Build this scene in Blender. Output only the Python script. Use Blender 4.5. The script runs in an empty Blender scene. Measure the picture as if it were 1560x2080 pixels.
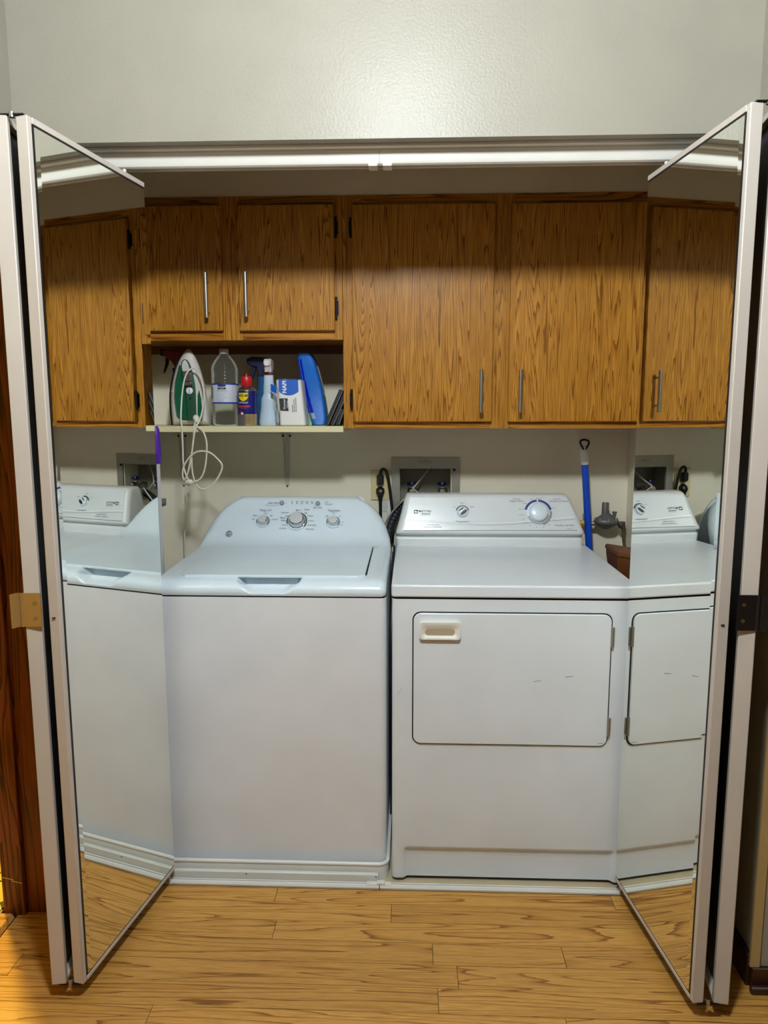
import bpy, bmesh, math, random
from mathutils import Vector, Matrix

random.seed(7)
S = bpy.context.scene
COL = S.collection
PI = math.pi

# ------------------------------------------------------------------ camera
YAW, PITCH, ROLL, FPX = .0383, -.1392, -.001, 1465.2
_f = Vector((-math.sin(YAW) * math.cos(PITCH), math.cos(YAW) * math.cos(PITCH), math.sin(PITCH)))
_r = Vector((math.cos(YAW), math.sin(YAW), 0))
_u = _r.cross(_f)
_r, _u = (_r * math.cos(ROLL) + _u * math.sin(ROLL)), (-_r * math.sin(ROLL) + _u * math.cos(ROLL))
cd = bpy.data.cameras.new('camera')
cam = bpy.data.objects.new('camera', cd)
COL.objects.link(cam)
m = Matrix((_r, _u, -_f)).transposed().to_4x4()
m.translation = Vector((.0377, -1.9584, 1.3975))
cam.matrix_world = m
cd.sensor_fit = 'HORIZONTAL'
cd.sensor_width = 36
cd.lens = 36 * FPX / 1560
cd.clip_start = .02
S.camera = cam

# ------------------------------------------------------------------ light
S.view_settings.view_transform = 'Standard'
S.view_settings.look = 'None'
S.view_settings.gamma = 1
S.view_settings.use_curve_mapping = False
S.view_settings.exposure = 0.0
w = bpy.data.worlds.new('world')
S.world = w
w.use_nodes = True
w.node_tree.nodes['Background'].inputs[0].default_value = (.9, .95, 1, 1)
w.node_tree.nodes['Background'].inputs[1].default_value = .005


def lamp(name, loc, watts, color, radius):
    d = bpy.data.lights.new(name, 'POINT')
    d.energy = watts
    d.color = color
    d.shadow_soft_size = radius
    o = bpy.data.objects.new(name, d)
    o.location = loc
    COL.objects.link(o)
    return o


lamp('hall_ceiling_lamp', (0, -1.41, 2.535), 130, (.88, .955, 1.0), .09)
lamp('far_room_lamp', (.58, -3.35, 1.78), 3, (1.0, .93, .82), .12)
lamp('side_room_lamp', (-1.63, .57, 1.50), 150, (1.0, .62, .07), .08)
dl = bpy.data.lights.new('floor_bounce_fill', 'SPOT')     # added fill: spot on the hall floor behind the viewer for warm bounce
dl.energy, dl.color, dl.shadow_soft_size = 35, (1.0, .85, .62), .06
dl.spot_size, dl.spot_blend = math.radians(76), .35
dlo = bpy.data.objects.new('floor_bounce_fill', dl)
dlo.location = (.25, -2.6, 2.70)
COL.objects.link(dlo)


# ------------------------------------------------------------------ materials
def lin(c):
    o = []
    for v in c[:3]:
        v /= 255
        o.append(v / 12.92 if v <= .04045 else ((v + .055) / 1.055) ** 2.4)
    return (*o, 1)


MATS = {}


def mat(name, rgb, rough=.5, metal=0.0, bump=0, bscale=200, spec=.5, coat=0, emit=0):
    if name in MATS:
        return MATS[name]
    M = bpy.data.materials.new(name)
    M.use_nodes = True
    nt = M.node_tree
    b = nt.nodes['Principled BSDF']
    b.inputs['Base Color'].default_value = lin(rgb)
    b.inputs['Roughness'].default_value = rough
    b.inputs['Metallic'].default_value = metal
    b.inputs['Specular IOR Level'].default_value = spec
    b.inputs['Coat Weight'].default_value = coat
    b.inputs['Coat Roughness'].default_value = .08
    n = nt.nodes.new('ShaderNodeTexNoise')
    g = nt.nodes.new('ShaderNodeNewGeometry')
    n.inputs['Scale'].default_value = bscale
    n.inputs['Detail'].default_value = 3
    nt.links.new(g.outputs['Position'], n.inputs['Vector'])
    # a faint unevenness of the colour so that no surface is dead flat
    mx = nt.nodes.new('ShaderNodeMix')
    mx.data_type = 'RGBA'
    mx.inputs['A'].default_value = lin(rgb)
    mx.inputs['B'].default_value = lin([max(0, v * .93) for v in rgb])
    n2 = nt.nodes.new('ShaderNodeTexNoise')
    n2.inputs['Scale'].default_value = 6
    nt.links.new(g.outputs['Position'], n2.inputs['Vector'])
    nt.links.new(n2.outputs['Fac'], mx.inputs['Factor'])
    nt.links.new(mx.outputs['Result'], b.inputs['Base Color'])
    if bump:
        bp = nt.nodes.new('ShaderNodeBump')
        bp.inputs['Strength'].default_value = bump
        bp.inputs['Distance'].default_value = .002
        nt.links.new(n.outputs['Fac'], bp.inputs['Height'])
        nt.links.new(bp.outputs['Normal'], b.inputs['Normal'])
    MATS[name] = M
    return M


def oak(name, axis, light, midc, dark, across=16, along=1.3, rings=11, rough=.38, coat=.25, tint=.12, lines=(.42, .74, .90, .965), wob=.045):
    """oak with contour-like cathedral grain running along AXIS"""
    M = bpy.data.materials.new(name)
    M.use_nodes = True
    nt = M.node_tree
    N, L = nt.nodes, nt.links
    b = N['Principled BSDF']
    g = N.new('ShaderNodeNewGeometry')
    oi = N.new('ShaderNodeObjectInfo')
    sc = [across] * 3
    sc['XYZ'.index(axis)] = along
    mp = N.new('ShaderNodeVectorMath')
    mp.operation = 'MULTIPLY'
    mp.inputs[1].default_value = sc
    L.new(g.outputs['Position'], mp.inputs[0])
    rnd = N.new('ShaderNodeMath')
    rnd.operation = 'MULTIPLY'
    rnd.inputs[1].default_value = 37
    L.new(oi.outputs['Random'], rnd.inputs[0])
    n1 = N.new('ShaderNodeTexNoise')
    n1.noise_dimensions = '4D'
    n1.inputs['Scale'].default_value = .55
    n1.inputs['Detail'].default_value = 2.2
    n1.inputs['Roughness'].default_value = .45
    n1.inputs['Distortion'].default_value = .25
    L.new(mp.outputs[0], n1.inputs['Vector'])
    L.new(rnd.outputs[0], n1.inputs['W'])
    # fine wobble
    n3 = N.new('ShaderNodeTexNoise')
    n3.noise_dimensions = '4D'
    n3.inputs['Scale'].default_value = 3.2
    n3.inputs['Detail'].default_value = 3
    L.new(mp.outputs[0], n3.inputs['Vector'])
    L.new(rnd.outputs[0], n3.inputs['W'])
    a = N.new('ShaderNodeMath')
    a.operation = 'MULTIPLY_ADD'
    a.inputs[1].default_value = wob
    L.new(n3.outputs['Fac'], a.inputs[0])
    L.new(n1.outputs['Fac'], a.inputs[2])
    k = N.new('ShaderNodeMath')
    k.operation = 'MULTIPLY'
    k.inputs[1].default_value = rings * 2.2
    L.new(a.outputs[0], k.inputs[0])
    fr = N.new('ShaderNodeMath')
    fr.operation = 'FRACT'
    L.new(k.outputs[0], fr.inputs[0])
    cr = N.new('ShaderNodeValToRGB')
    e = cr.color_ramp.elements
    e[0].position, e[0].color = 0.0, lin(light)
    e[1].position, e[1].color = 1.0, lin(midc)
    x = e.new(lines[0])
    x.color = lin(light)
    x = e.new(lines[1])
    x.color = lin(midc)
    x = e.new(lines[2])
    x.color = lin(dark)
    x = e.new(lines[3])
    x.color = lin(dark)
    L.new(fr.outputs[0], cr.inputs['Fac'])
    # pores
    mp2 = N.new('ShaderNodeVectorMath')
    mp2.operation = 'MULTIPLY'
    s2 = [420] * 3
    s2['XYZ'.index(axis)] = 16
    mp2.inputs[1].default_value = s2
    L.new(g.outputs['Position'], mp2.inputs[0])
    n4 = N.new('ShaderNodeTexNoise')
    n4.inputs['Scale'].default_value = 1
    n4.inputs['Detail'].default_value = 2
    L.new(mp2.outputs[0], n4.inputs['Vector'])
    pr = N.new('ShaderNodeMapRange')
    pr.inputs['From Min'].default_value = .35
    pr.inputs['From Max'].default_value = .65
    pr.inputs['To Min'].default_value = .78
    pr.inputs['To Max'].default_value = 1.08
    L.new(n4.outputs['Fac'], pr.inputs['Value'])
    # each piece a little lighter or darker
    tv = N.new('ShaderNodeMapRange')
    tv.inputs['To Min'].default_value = 1 - tint
    tv.inputs['To Max'].default_value = 1 + tint
    L.new(oi.outputs['Random'], tv.inputs['Value'])
    mu = N.new('ShaderNodeMath')
    mu.operation = 'MULTIPLY'
    L.new(pr.outputs[0], mu.inputs[0])
    L.new(tv.outputs[0], mu.inputs[1])
    mx = N.new('ShaderNodeVectorMath')
    mx.operation = 'SCALE'
    L.new(cr.outputs['Color'], mx.inputs[0])
    L.new(mu.outputs[0], mx.inputs['Scale'])
    L.new(mx.outputs[0], b.inputs['Base Color'])
    b.inputs['Roughness'].default_value = rough
    b.inputs['Coat Weight'].default_value = coat
    b.inputs['Coat Roughness'].default_value = .22
    b.inputs['Specular IOR Level'].default_value = .22
    bp = N.new('ShaderNodeBump')
    bp.inputs['Strength'].default_value = .12
    bp.inputs['Distance'].default_value = .001
    L.new(n4.outputs['Fac'], bp.inputs['Height'])
    L.new(bp.outputs['Normal'], b.inputs['Normal'])
    MATS[name] = M
    return M


def clear(name, rgb, opacity):
    M = bpy.data.materials.new(name)
    M.use_nodes = True
    nt = M.node_tree
    nt.nodes.clear()
    o = nt.nodes.new('ShaderNodeOutputMaterial')
    t = nt.nodes.new('ShaderNodeBsdfTransparent')
    t.inputs['Color'].default_value = lin(rgb)
    g = nt.nodes.new('ShaderNodeBsdfPrincipled')
    g.inputs['Base Color'].default_value = lin(rgb)
    g.inputs['Roughness'].default_value = .06
    fr = nt.nodes.new('ShaderNodeLayerWeight')
    fr.inputs['Blend'].default_value = .18
    ad = nt.nodes.new('ShaderNodeMath')
    ad.operation = 'ADD'
    ad.use_clamp = True
    ad.inputs[1].default_value = opacity
    mx = nt.nodes.new('ShaderNodeMixShader')
    nt.links.new(fr.outputs['Fresnel'], ad.inputs[0])
    nt.links.new(ad.outputs[0], mx.inputs[0])
    nt.links.new(t.outputs[0], mx.inputs[1])
    nt.links.new(g.outputs[0], mx.inputs[2])
    nt.links.new(mx.outputs[0], o.inputs[0])
    MATS[name] = M
    return M


wall_p = mat('wall_paint', (160, 155, 141), .38, bump=.34, bscale=150, spec=.27)
far_p = mat('far_wall_dark', (120, 92, 66), .5)  # unseen far walls given a dark brown to cut bounced light
closet_p = mat('closet_paint', (234, 226, 204), .5, bump=.15, bscale=130)
ceil_p = mat('ceiling_paint', (118, 108, 92), .8)  # ceiling colour darkened to cut the light it bounces into the closet
trim_w = mat('trim_white', (224, 222, 214), .35)
rail_w = mat('rail_white', (204, 195, 184), .34)
enamel = mat('enamel_white', (230, 234, 238), .30, coat=.1)
enamel_d = mat('enamel_dryer', (228, 235, 240), .30, coat=.1)
plast_w = mat('plastic_white', (222, 236, 244), .28)
plast_c = mat('plastic_console', (224, 228, 228), .3)
black = mat('black_plastic', (14, 14, 16), .4)
seam = mat('seam_black', (8, 8, 9), .7)
dkgrey = mat('dark_grey', (46, 48, 52), .5)
chrome = mat('chrome', (210, 212, 215), .12, 1)
steel = mat('brushed_steel', (190, 188, 184), .3, 1)
galv = mat('galvanised', (172, 170, 158), .42, .7)
galv_d = mat('galvanised_inside', (140, 137, 122), .5, .5)
regm = mat('regulator_grey', (96, 96, 94), .5, .3)
panelback = mat('panel_back', (28, 30, 38), .6)
gasket = mat('gasket', (18, 20, 24), .5)
cream = mat('shelf_cream', (226, 216, 172), .5)
ivory = mat('ivory_plate', (214, 200, 150), .4)
bracket_m = mat('bracket_paint', (205, 200, 186), .45)
brass = mat('pull_brass', (196, 160, 96), .33, .6)
bronze = mat('pull_bronze', (60, 54, 52), .35, .8)
brass_l = mat('hinge_dark', (30, 26, 24), .45, .6)
blue_pole = mat('blue_pole', (8, 72, 190), .35)
navy = mat('navy', (14, 22, 120), .4)
navy_dk = mat('navy_dark', (10, 18, 62), .4)
purple = mat('purple', (74, 22, 150), .45)
cordw = mat('cord_white', (226, 220, 200), .45)
green_t = mat('iron_green', (22, 96, 66), .18, coat=.5)
red = mat('red_plastic', (196, 22, 34), .35)
dkred = mat('dark_red', (120, 24, 22), .45)
yellow = mat('yellow', (240, 214, 20), .4)
orange = mat('print_orange', (226, 74, 40), .5)
print_k = mat('print_black', (30, 32, 36), .6)
print_g = mat('print_grey', (104, 108, 112), .6)
print_b = mat('print_blue', (30, 84, 176), .6)
print_w = mat('print_white', (240, 242, 246), .5)
paper = mat('paper', (226, 224, 214), .6)
lightblue = mat('light_blue_plastic', (196, 218, 234), .4)
teal = mat('teal_blue', (38, 92, 142), .3)
packblue = mat('pack_blue', (30, 112, 210), .28, bump=.5, bscale=420)
packnavy = mat('pack_navy', (16, 20, 170), .25)
packgreen = mat('pack_green', (150, 206, 140), .4)
napwhite = mat('napkin_white', (232, 230, 226), .5, bump=.25, bscale=90)
blacktray = mat('black_tray', (30, 29, 31), .5)
tan_floor = mat('closet_floor', (196, 180, 148), .5)
base_dk = mat('baseboard_brown', (52, 26, 14), .4)
tan_trim = mat('corner_tan', (186, 160, 106), .5)
tile_y = mat('tile_yellow', (226, 206, 140), .35)
tile_k = mat('tile_black', (22, 20, 20), .35)
grout = mat('grout', (176, 160, 110), .8)
drain_w = mat('pan_white', (234, 233, 228), .35)
goldish = mat('can_gold', (196, 172, 128), .3, .6)
hose_m = mat('hose_dark', (48, 54, 62), .4, .2)
wood_brown = mat('block_brown', (118, 70, 36), .45)
mirror_m = mat('mirror', (224, 230, 224), 0.0, 1)
_b = mirror_m.node_tree.nodes['Principled BSDF']
for l in list(_b.inputs['Base Color'].links):
    mirror_m.node_tree.links.remove(l)
_b.inputs['Base Color'].default_value = lin((244, 246, 240))
bottle_m = clear('clear_plastic', (243, 246, 243), .02)
wrap_m = clear('clear_wrap', (236, 238, 240), .22)
oak_cab = oak('oak_cabinet', 'Z', (180, 125, 44), (158, 103, 29), (122, 74, 12), across=27, along=.9, rings=24, coat=.05, tint=.05, wob=.045)
oak_rail = oak('oak_rail', 'X', (178, 118, 38), (154, 94, 22), (108, 60, 6), across=26, along=1.2, rings=9, coat=.15, tint=.05)
oak_floor = oak('oak_floor', 'X', (194, 144, 72), (180, 129, 60), (134, 86, 32), across=24, along=1.05, rings=9, rough=.36, coat=.1, tint=.10, lines=(.55, .84, .95, .985), wob=.035)
oak_dark = oak('dark_jamb', 'Z', (122, 60, 24), (98, 46, 16), (58, 26, 8), across=26, along=1.4, rings=8, tint=.08)


# ------------------------------------------------------------------ mesh helpers
class B:
    def __init__(self):
        self.v, self.f = [], []

    def add(self, vs, fs):
        n = len(self.v)
        self.v += [tuple(p) for p in vs]
        self.f += [tuple(i + n for i in q) for q in fs]
        return self

    def box(self, x0, x1, y0, y1, z0, z1):
        vs = [(x, y, z) for z in (z0, z1) for y in (y0, y1) for x in (x0, x1)]
        return self.add(vs, [(0, 2, 3, 1), (4, 5, 7, 6), (0, 1, 5, 4), (2, 6, 7, 3), (0, 4, 6, 2), (1, 3, 7, 5)])

    def prism(self, pts, fn, a, b):
        """polygon pts (2-D) extruded from a to b; fn(u, v, w) -> point"""
        n = len(pts)
        vs = [fn(u, v, a) for u, v in pts] + [fn(u, v, b) for u, v in pts]
        fs = [tuple(range(n))[::-1], tuple(range(n, 2 * n))]
        fs += [(i, (i + 1) % n, n + (i + 1) % n, n + i) for i in range(n)]
        return self.add(vs, fs)

    def loft(self, rings, cap=True, closed=True):
        n = len(rings[0])
        vs = [p for r in rings for p in r]
        fs = []
        for j in range(len(rings) - 1):
            for i in range(n if closed else n - 1):
                k = (i + 1) % n
                fs.append((j * n + i, j * n + k, (j + 1) * n + k, (j + 1) * n + i))
        if cap:
            fs.append(tuple(range(n))[::-1])
            fs.append(tuple((len(rings) - 1) * n + i for i in range(n)))
        return self.add(vs, fs)

    def lathe(self, prof, c, axis=(0, 0, 1), seg=28, sy=1.0, cap=True):
        a = Vector(axis).normalized()
        t = Vector((1, 0, 0)) if abs(a.x) < .9 else Vector((0, 1, 0))
        e2 = a.cross(t).normalized()
        e1 = e2.cross(a).normalized()
        c = Vector(c)
        rings = [[c + a * h + e1 * (r * math.cos(2 * PI * i / seg)) + e2 * (r * sy * math.sin(2 * PI * i / seg)) for i in range(seg)] for r, h in prof]
        return self.loft(rings, cap)

    def cyl(self, p, q, r, seg=16, r2=None):
        p, q = Vector(p), Vector(q)
        return self.lathe([(r, 0), (r if r2 is None else r2, (q - p).length)], p, q - p, seg)

    def tube(self, pts, r, seg=8, smooth=6):
        P = [Vector(p) for p in pts]
        if smooth:
            Q = []
            for i in range(len(P) - 1):
                p0, p1, p2, p3 = P[max(i - 1, 0)], P[i], P[i + 1], P[min(i + 2, len(P) - 1)]
                for k in range(smooth):
                    t = k / smooth
                    Q.append(.5 * ((2 * p1) + (p2 - p0) * t + (2 * p0 - 5 * p1 + 4 * p2 - p3) * t * t + (3 * p1 - p0 - 3 * p2 + p3) * t ** 3))
            Q.append(P[-1])
            P = Q
        rings = []
        up = Vector((0, 1, 0))
        for i, p in enumerate(P):
            d = (P[min(i + 1, len(P) - 1)] - P[max(i - 1, 0)])
            d = d.normalized() if d.length > 1e-9 else Vector((0, 0, 1))
            e = up - d * up.dot(d)
            if e.length < 1e-3:
                e = Vector((1, 0, 0)) - d * d.x
            e.normalize()
            up = e
            g = d.cross(e)
            rr = r(i / (len(P) - 1)) if callable(r) else r
            rings.append([p + e * (rr * math.cos(2 * PI * k / seg)) + g * (rr * math.sin(2 * PI * k / seg)) for k in range(seg)])
        return self.loft(rings)

    def grid(self, rows):
        n = len(rows[0])
        vs = [p for r in rows for p in r]
        fs = [(j * n + i, j * n + i + 1, (j + 1) * n + i + 1, (j + 1) * n + i) for j in range(len(rows) - 1) for i in range(n - 1)]
        return self.add(vs, fs)

    def rot(self, c, axis, ang):
        R = Matrix.Rotation(ang, 3, axis)
        c = Vector(c)
        self.v = [tuple(c + R @ (Vector(p) - c)) for p in self.v]
        return self

    def build(self, name, M, parent=None, smooth=0, bevel=0, seg=2, fixn=True):
        me = bpy.data.meshes.new(name)
        me.from_pydata(self.v, [], self.f)
        if fixn:
            bm = bmesh.new()
            bm.from_mesh(me)
            bmesh.ops.recalc_face_normals(bm, faces=bm.faces)
            bm.to_mesh(me)
            bm.free()
        me.materials.append(M)
        if smooth or bevel:
            me.shade_smooth()
            me.set_sharp_from_angle(angle=math.radians(smooth or 40))
        o = bpy.data.objects.new(name, me)
        COL.objects.link(o)
        if parent is not None:
            o.parent = parent
            # meshes carry closet coordinates: undo the offset of the Empty that stands at the thing's base
            o.matrix_parent_inverse = Matrix.Translation(-parent.location)
        if bevel:
            md = o.modifiers.new('bevel', 'BEVEL')
            md.width = bevel
            md.segments = seg
            md.limit_method = 'ANGLE'
            md.angle_limit = math.radians(38)
            md.harden_normals = False
        return o


def tag(o, label=None, cat=None, group=None, kind=None):
    for k, v in (('label', label), ('category', cat), ('group', group), ('kind', kind)):
        if v:
            o[k] = v
    return o


SPOTS = []


def thing(name, loc, label, cat, group=None, spot=None):
    o = bpy.data.objects.new(name, None)
    o.empty_display_size = .05
    COL.objects.link(o)
    o.location = loc
    if spot:
        SPOTS.append((o, spot))
    return tag(o, label, cat, group)


def struct(name, b, M, label, bevel=0, cat=None):
    o = b.build(name, M, None, bevel=bevel)
    return tag(o, label, cat, None, 'structure')


def rrect(x0, x1, z0, z1, r, seg=6):
    p = []
    for cx, cz, a0 in ((x1 - r, z1 - r, 0), (x0 + r, z1 - r, 90), (x0 + r, z0 + r, 180), (x1 - r, z0 + r, 270)):
        for i in range(seg + 1):
            a = math.radians(a0 + 90 * i / seg)
            p.append((cx + r * math.cos(a), cz + r * math.sin(a)))
    return p


XZ = lambda u, v, w_: (u, w_, v)
XY = lambda u, v, w_: (u, v, w_)
YZ = lambda u, v, w_: (w_, u, v)

TEXTS = []


def text(parent, body, size, fn, M, align='CENTER', name='lettering', shear=0, wide=1.0, bold=.008):
    c = bpy.data.curves.new(name, 'FONT')
    c.body = body
    c.size = size
    c.align_x = align
    c.align_y = 'CENTER'
    c.shear = shear
    c.offset = size * bold
    c.resolution_u = 2
    o = bpy.data.objects.new('tmp_text', c)
    COL.objects.link(o)
    TEXTS.append((o, parent, fn, M, name, wide))


def flush_texts():
    bpy.context.view_layer.update()
    dg = bpy.context.evaluated_depsgraph_get()
    done = []
    for o, parent, fn, M, name, wide in TEXTS:
        me = bpy.data.meshes.new_from_object(o.evaluated_get(dg))
        b = B()
        b.add([fn(v.co.x * wide, v.co.y) for v in me.vertices], [tuple(p.vertices) for p in me.polygons])
        done.append((b, parent, M, name))
        bpy.data.meshes.remove(me)
    for o, *_ in TEXTS:
        c = o.data
        bpy.data.objects.remove(o)
        bpy.data.curves.remove(c)
    for b, parent, M, name in done:
        if b.v:
            b.build(name, M, parent, fixn=False)


# ------------------------------------------------------------------ the setting
XL, XR = -.97, .875            # side walls of the hall beside the opening
OL, OR = -.90, .862            # opening
HZ = 2.067                     # head of the opening
CEIL = 2.72
YB = .8524                     # back wall of the closet
CL, CR = -.9836, .8724         # closet side walls

# oak plank floor
fl = struct('floor', B().box(-1.06, 3.6, -8, -.008, -.05, -.009), mat('subfloor', (60, 38, 20), .8), 'honey oak strip floor of the hall in front of the closet')
rows = [-.010, -.072, -.146, -.220, -.295, -.370, -.446]
while rows[-1] > -1.3:
    rows.append(rows[-1] - .0745)
joints = {0: [-.352, .62], 1: [-.014, .95], 2: [-.33, .74], 3: [-.80, .098, .436], 4: [-.968, .158], 5: [.107, .9], 6: [-.57, .40]}
unit = bpy.data.meshes.new('plank')
_q = B().box(0, 1, 0, 1, 0, 1)
unit.from_pydata(_q.v, [], _q.f)
unit.materials.append(oak_floor)
_bm = bmesh.new(); _bm.from_mesh(unit); bmesh.ops.recalc_face_normals(_bm, faces=_bm.faces); _bm.to_mesh(unit); _bm.free()
for i in range(len(rows) - 1):
    js = joints.get(i) or sorted(random.uniform(-1, 2) for _ in range(3))
    xs = [-1.06] + [j for j in js if -1.06 < j < 2.05] + [3.6]
    for a, c in zip(xs[:-1], xs[1:]):
        o = bpy.data.objects.new('plank', unit)
        COL.objects.link(o)
        o.parent = fl
        g = .0007
        o.location = (a + g, rows[i + 1] + g, -.009)
        o.scale = (c - a - 2 * g, rows[i] - rows[i + 1] - 2 * g, .009 + random.uniform(-.0003, .0003))
_q = B().box(-1.06, 3.6, -8, rows[-1] - .0008, -.009, 0).build('plank_field', oak_floor, fl)
tag(_q, kind='stuff')

struct('floor', B().box(CL, CR, .0145, YB, -.05, 0), tan_floor, 'tan sheet flooring inside the laundry closet')

# tiled floor of the lit side room
tf = struct('floor', B().box(-3.2, -1.115, -1.6, 1.4, -.05, -.004), grout, 'yellow mosaic tile floor of the lit side room beyond the jamb')
tb = B().box(-.5, .5, -.5, .5, 0, 1)
tmy = bpy.data.meshes.new('tile'); tmy.from_pydata(tb.v, [], tb.f); tmy.materials.append(tile_y)
tmk = bpy.data.meshes.new('tile_dark'); tmk.from_pydata(tb.v, [], tb.f); tmk.materials.append(tile_k)
for me in (tmy, tmk):
    _bm = bmesh.new(); _bm.from_mesh(me); bmesh.ops.recalc_face_normals(_bm, faces=_bm.faces); _bm.to_mesh(me); _bm.free()
for i in range(6):
    for j in range(16):
        x, y = -1.165 - i * .095, -.25 + j * .095
        o = bpy.data.objects.new('tile', tmy); COL.objects.link(o); o.parent = tf
        o.location = (x, y, -.004); o.scale = (.088, .088, .004); o.rotation_euler.z = random.uniform(-.06, .06)
        o = bpy.data.objects.new('tile', tmk); COL.objects.link(o); o.parent = tf
        o.location = (x + .047, y + .047, -.0038); o.scale = (.03, .03, .0046); o.rotation_euler.z = PI / 4 + random.uniform(-.2, .2)

hall_ceiling = struct('ceiling', B().box(-3.2, 3.6, -8, 1.4, CEIL, CEIL + .05), ceil_p, 'unseen ceiling of hall and side room, darkened to cut bounce')
wf = B().box(OL, OR, -.06, .06, HZ, CEIL).box(XL - .1, OL, -.06, .06, 0, CEIL).box(OR, XR + .1, -.06, .06, 0, CEIL)
struct('wall_front', wf, wall_p, 'cream painted wall above the closet opening')
struct('trim_1', B().box(OL, OR, -.026, .055, HZ - .006, HZ - .0003), trim_w, 'cream head jamb board under the wall above the opening', cat='trim')
# closet shell
bx0, bx1, bz0, bz1 = -.0075, .1910, .9865, 1.1830
wb = B().box(CL - .05, bx0, YB, YB + .09, 0, 2.5).box(bx1, CR + .05, YB, YB + .09, 0, 2.5).box(bx0, bx1, YB, YB + .09, 0, bz0).box(bx0, bx1, YB, YB + .09, bz1, 2.5)
struct('wall_back', wb, closet_p, 'cream painted back wall of the laundry closet')
struct('wall_closet_left', B().box(CL - .05, CL, .0605, YB, 0, 2.5), closet_p, 'cream side wall of the closet beside the washer')
struct('wall_closet_right', B().box(CR, CR + .05, .0605, YB, 0, 2.5), closet_p, 'cream side wall of the closet beside the dryer')
struct('wall_soffit', B().box(CL, CR, .5365, YB, 2.1018, 2.44), closet_p, 'shaded soffit wall between cabinets and closet ceiling')
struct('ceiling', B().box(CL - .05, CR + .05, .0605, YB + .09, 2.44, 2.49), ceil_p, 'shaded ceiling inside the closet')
B().lathe([(.30, 0), (.30, .02), (.27, .055)], (0, -1.41, 2.662), seg=40).build('upward_light_block', mat('light_block_white', (190, 186, 176), .5), hall_ceiling, smooth=40)  # unseen disc added above the lamp to keep its light off the ceiling
# hall: left wall with doorway, right return, far walls
DY0, DY1, DZ = -.142, -.96, 2.05
lw = B().box(XL - .10, XL, -.13, -.06, 0, CEIL).box(XL - .10, XL, DY1, -.13, DZ, CEIL).box(XL - .10, XL, -8, DY1, 0, CEIL)
struct('wall_left', lw, wall_p, 'pale wall beside the left mirrored door with a doorway in it')
struct('wall_right', B().box(XR, XR + .1, -.335, -.06, 0, CEIL).box(XR + .1, 3.6, -.335, -.235, 0, CEIL), wall_p, 'shaded cream wall return behind the right mirrored door')
struct('wall_far_right', B().box(3.6, 3.65, -8, -.235, 0, CEIL), far_p, 'side wall of the hall behind the viewer')
struct('wall_behind', B().box(XL, 3.6, -8.05, -8, 0, CEIL), far_p, 'end wall of the hall behind the viewer')
struct('wall_side_room', B().box(-3.2, XL - .10, 1.4, 1.45, 0, CEIL).box(-3.25, -3.2, -1.6, 1.45, 0, CEIL).box(-3.2, XL - .1, -1.65, -1.6, 0, CEIL).box(XL - .16, XL - .1, -.06, 1.4, 0, CEIL), wall_p, 'walls of the lit side room')
# jamb of the side doorway
jb = tag(B().box(-1.098, -.972, -.142, -.1305, 0, DZ).build('trim_2', oak_dark, bevel=.002), 'dark red-brown wooden door jamb beside the left mirrored door', 'trim', None, 'structure')
B().box(-1.098, -1.036, -.156, -.1425, 0, DZ).build('door_stop', oak_dark, jb, bevel=.003)
for k, (x, z) in enumerate(((-1.075, .115), (-1.050, .105))):
    B().add([(x - .018, -.1570, z + .002), (x + .012, -.1570, z - .004), (x + .012, -.1570, z - .007), (x - .018, -.1570, z - .001)], [(0, 1, 2, 3)]).build('scratch', mat('bare_wood', (206, 160, 96), .6), jb)
struct('trim_3', B().prism([(-1.062, 0.0003), (-1.070, .012), (-1.112, .012), (-1.122, 0.0003)], lambda u, v, w_: (u, w_, v), DY1, -.165), oak_floor, 'oak threshold strip at the foot of the dark jamb', cat='trim')
# right corner trim and baseboards
struct('trim_4', B().box(XR - .010, XR + .0125, -.343, -.3355, .058, CEIL), tan_trim, 'narrow tan strip on the corner of the right wall return', cat='trim')
bb = tag(B().box(XR - .006, 3.6, -.349, -.3355, 0, .058).build('baseboard_right', base_dk, bevel=.003), 'dark brown baseboard at the foot of the right wall', 'baseboard', None, 'structure')
B().box(XR - .014, 3.6, -.366, -.3495, 0, .02).build('shoe_moulding', base_dk, bb, bevel=.006)
struct('baseboard_return', B().box(XR - .014, XR - .0005, -.335, -.0605, 0, .085), base_dk, 'dark baseboard on the wall return behind the right door', bevel=.003)

# door tracks
tt = tag(B().prism([(-.004, HZ - .0065), (-.004, 2.034), (-.001, 2.027), (.004, 2.024), (.010, 2.024), (.012, 2.034), (.024, 2.034), (.026, 2.024), (.030, 2.024), (.032, HZ - .0065)], YZ, OL, OR).build('trim_5', trim_w, smooth=30), 'white metal door track along the head of the opening', 'door track', None, 'structure')
B().box(OL, OR, .0125, .0235, 2.0335, 2.0345).build('track_groove', dkgrey, tt)
for x in (-.077, -.040):
    B().box(x, x + .024, -.0075, .030, 2.019, 2.028).build('track_clip', trim_w, tt, bevel=.002)
B().box(-.0485, -.0478, -.0046, -.0036, 2.028, 2.058).build('track_joint', print_g, tt)
bt = tag(B().prism([(-.009, .0), (-.010, .006), (-.006, .0115), (-.001, .0125), (.001, .009), (.001, .003), (.006, .003), (.006, .010), (.0085, .011), (.0105, .010), (.0105, .003), (.013, .003), (.0142, .0)], YZ, OL, OR).build('trim_6', trim_w, smooth=30), 'white metal floor track across the closet opening', 'door track', None, 'structure')
B().box(OL, OR, .0012, .0058, .003, .0042).build('track_groove', seam, bt)
for x0, x1, h in ((-.090, -.058, .0145), (-.060, -.036, .0185), (-.036, -.018, .0135)):
    B().box(x0, x1, -.006, .010, .0118, h).build('track_clip', trim_w, bt, bevel=.0015)
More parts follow.
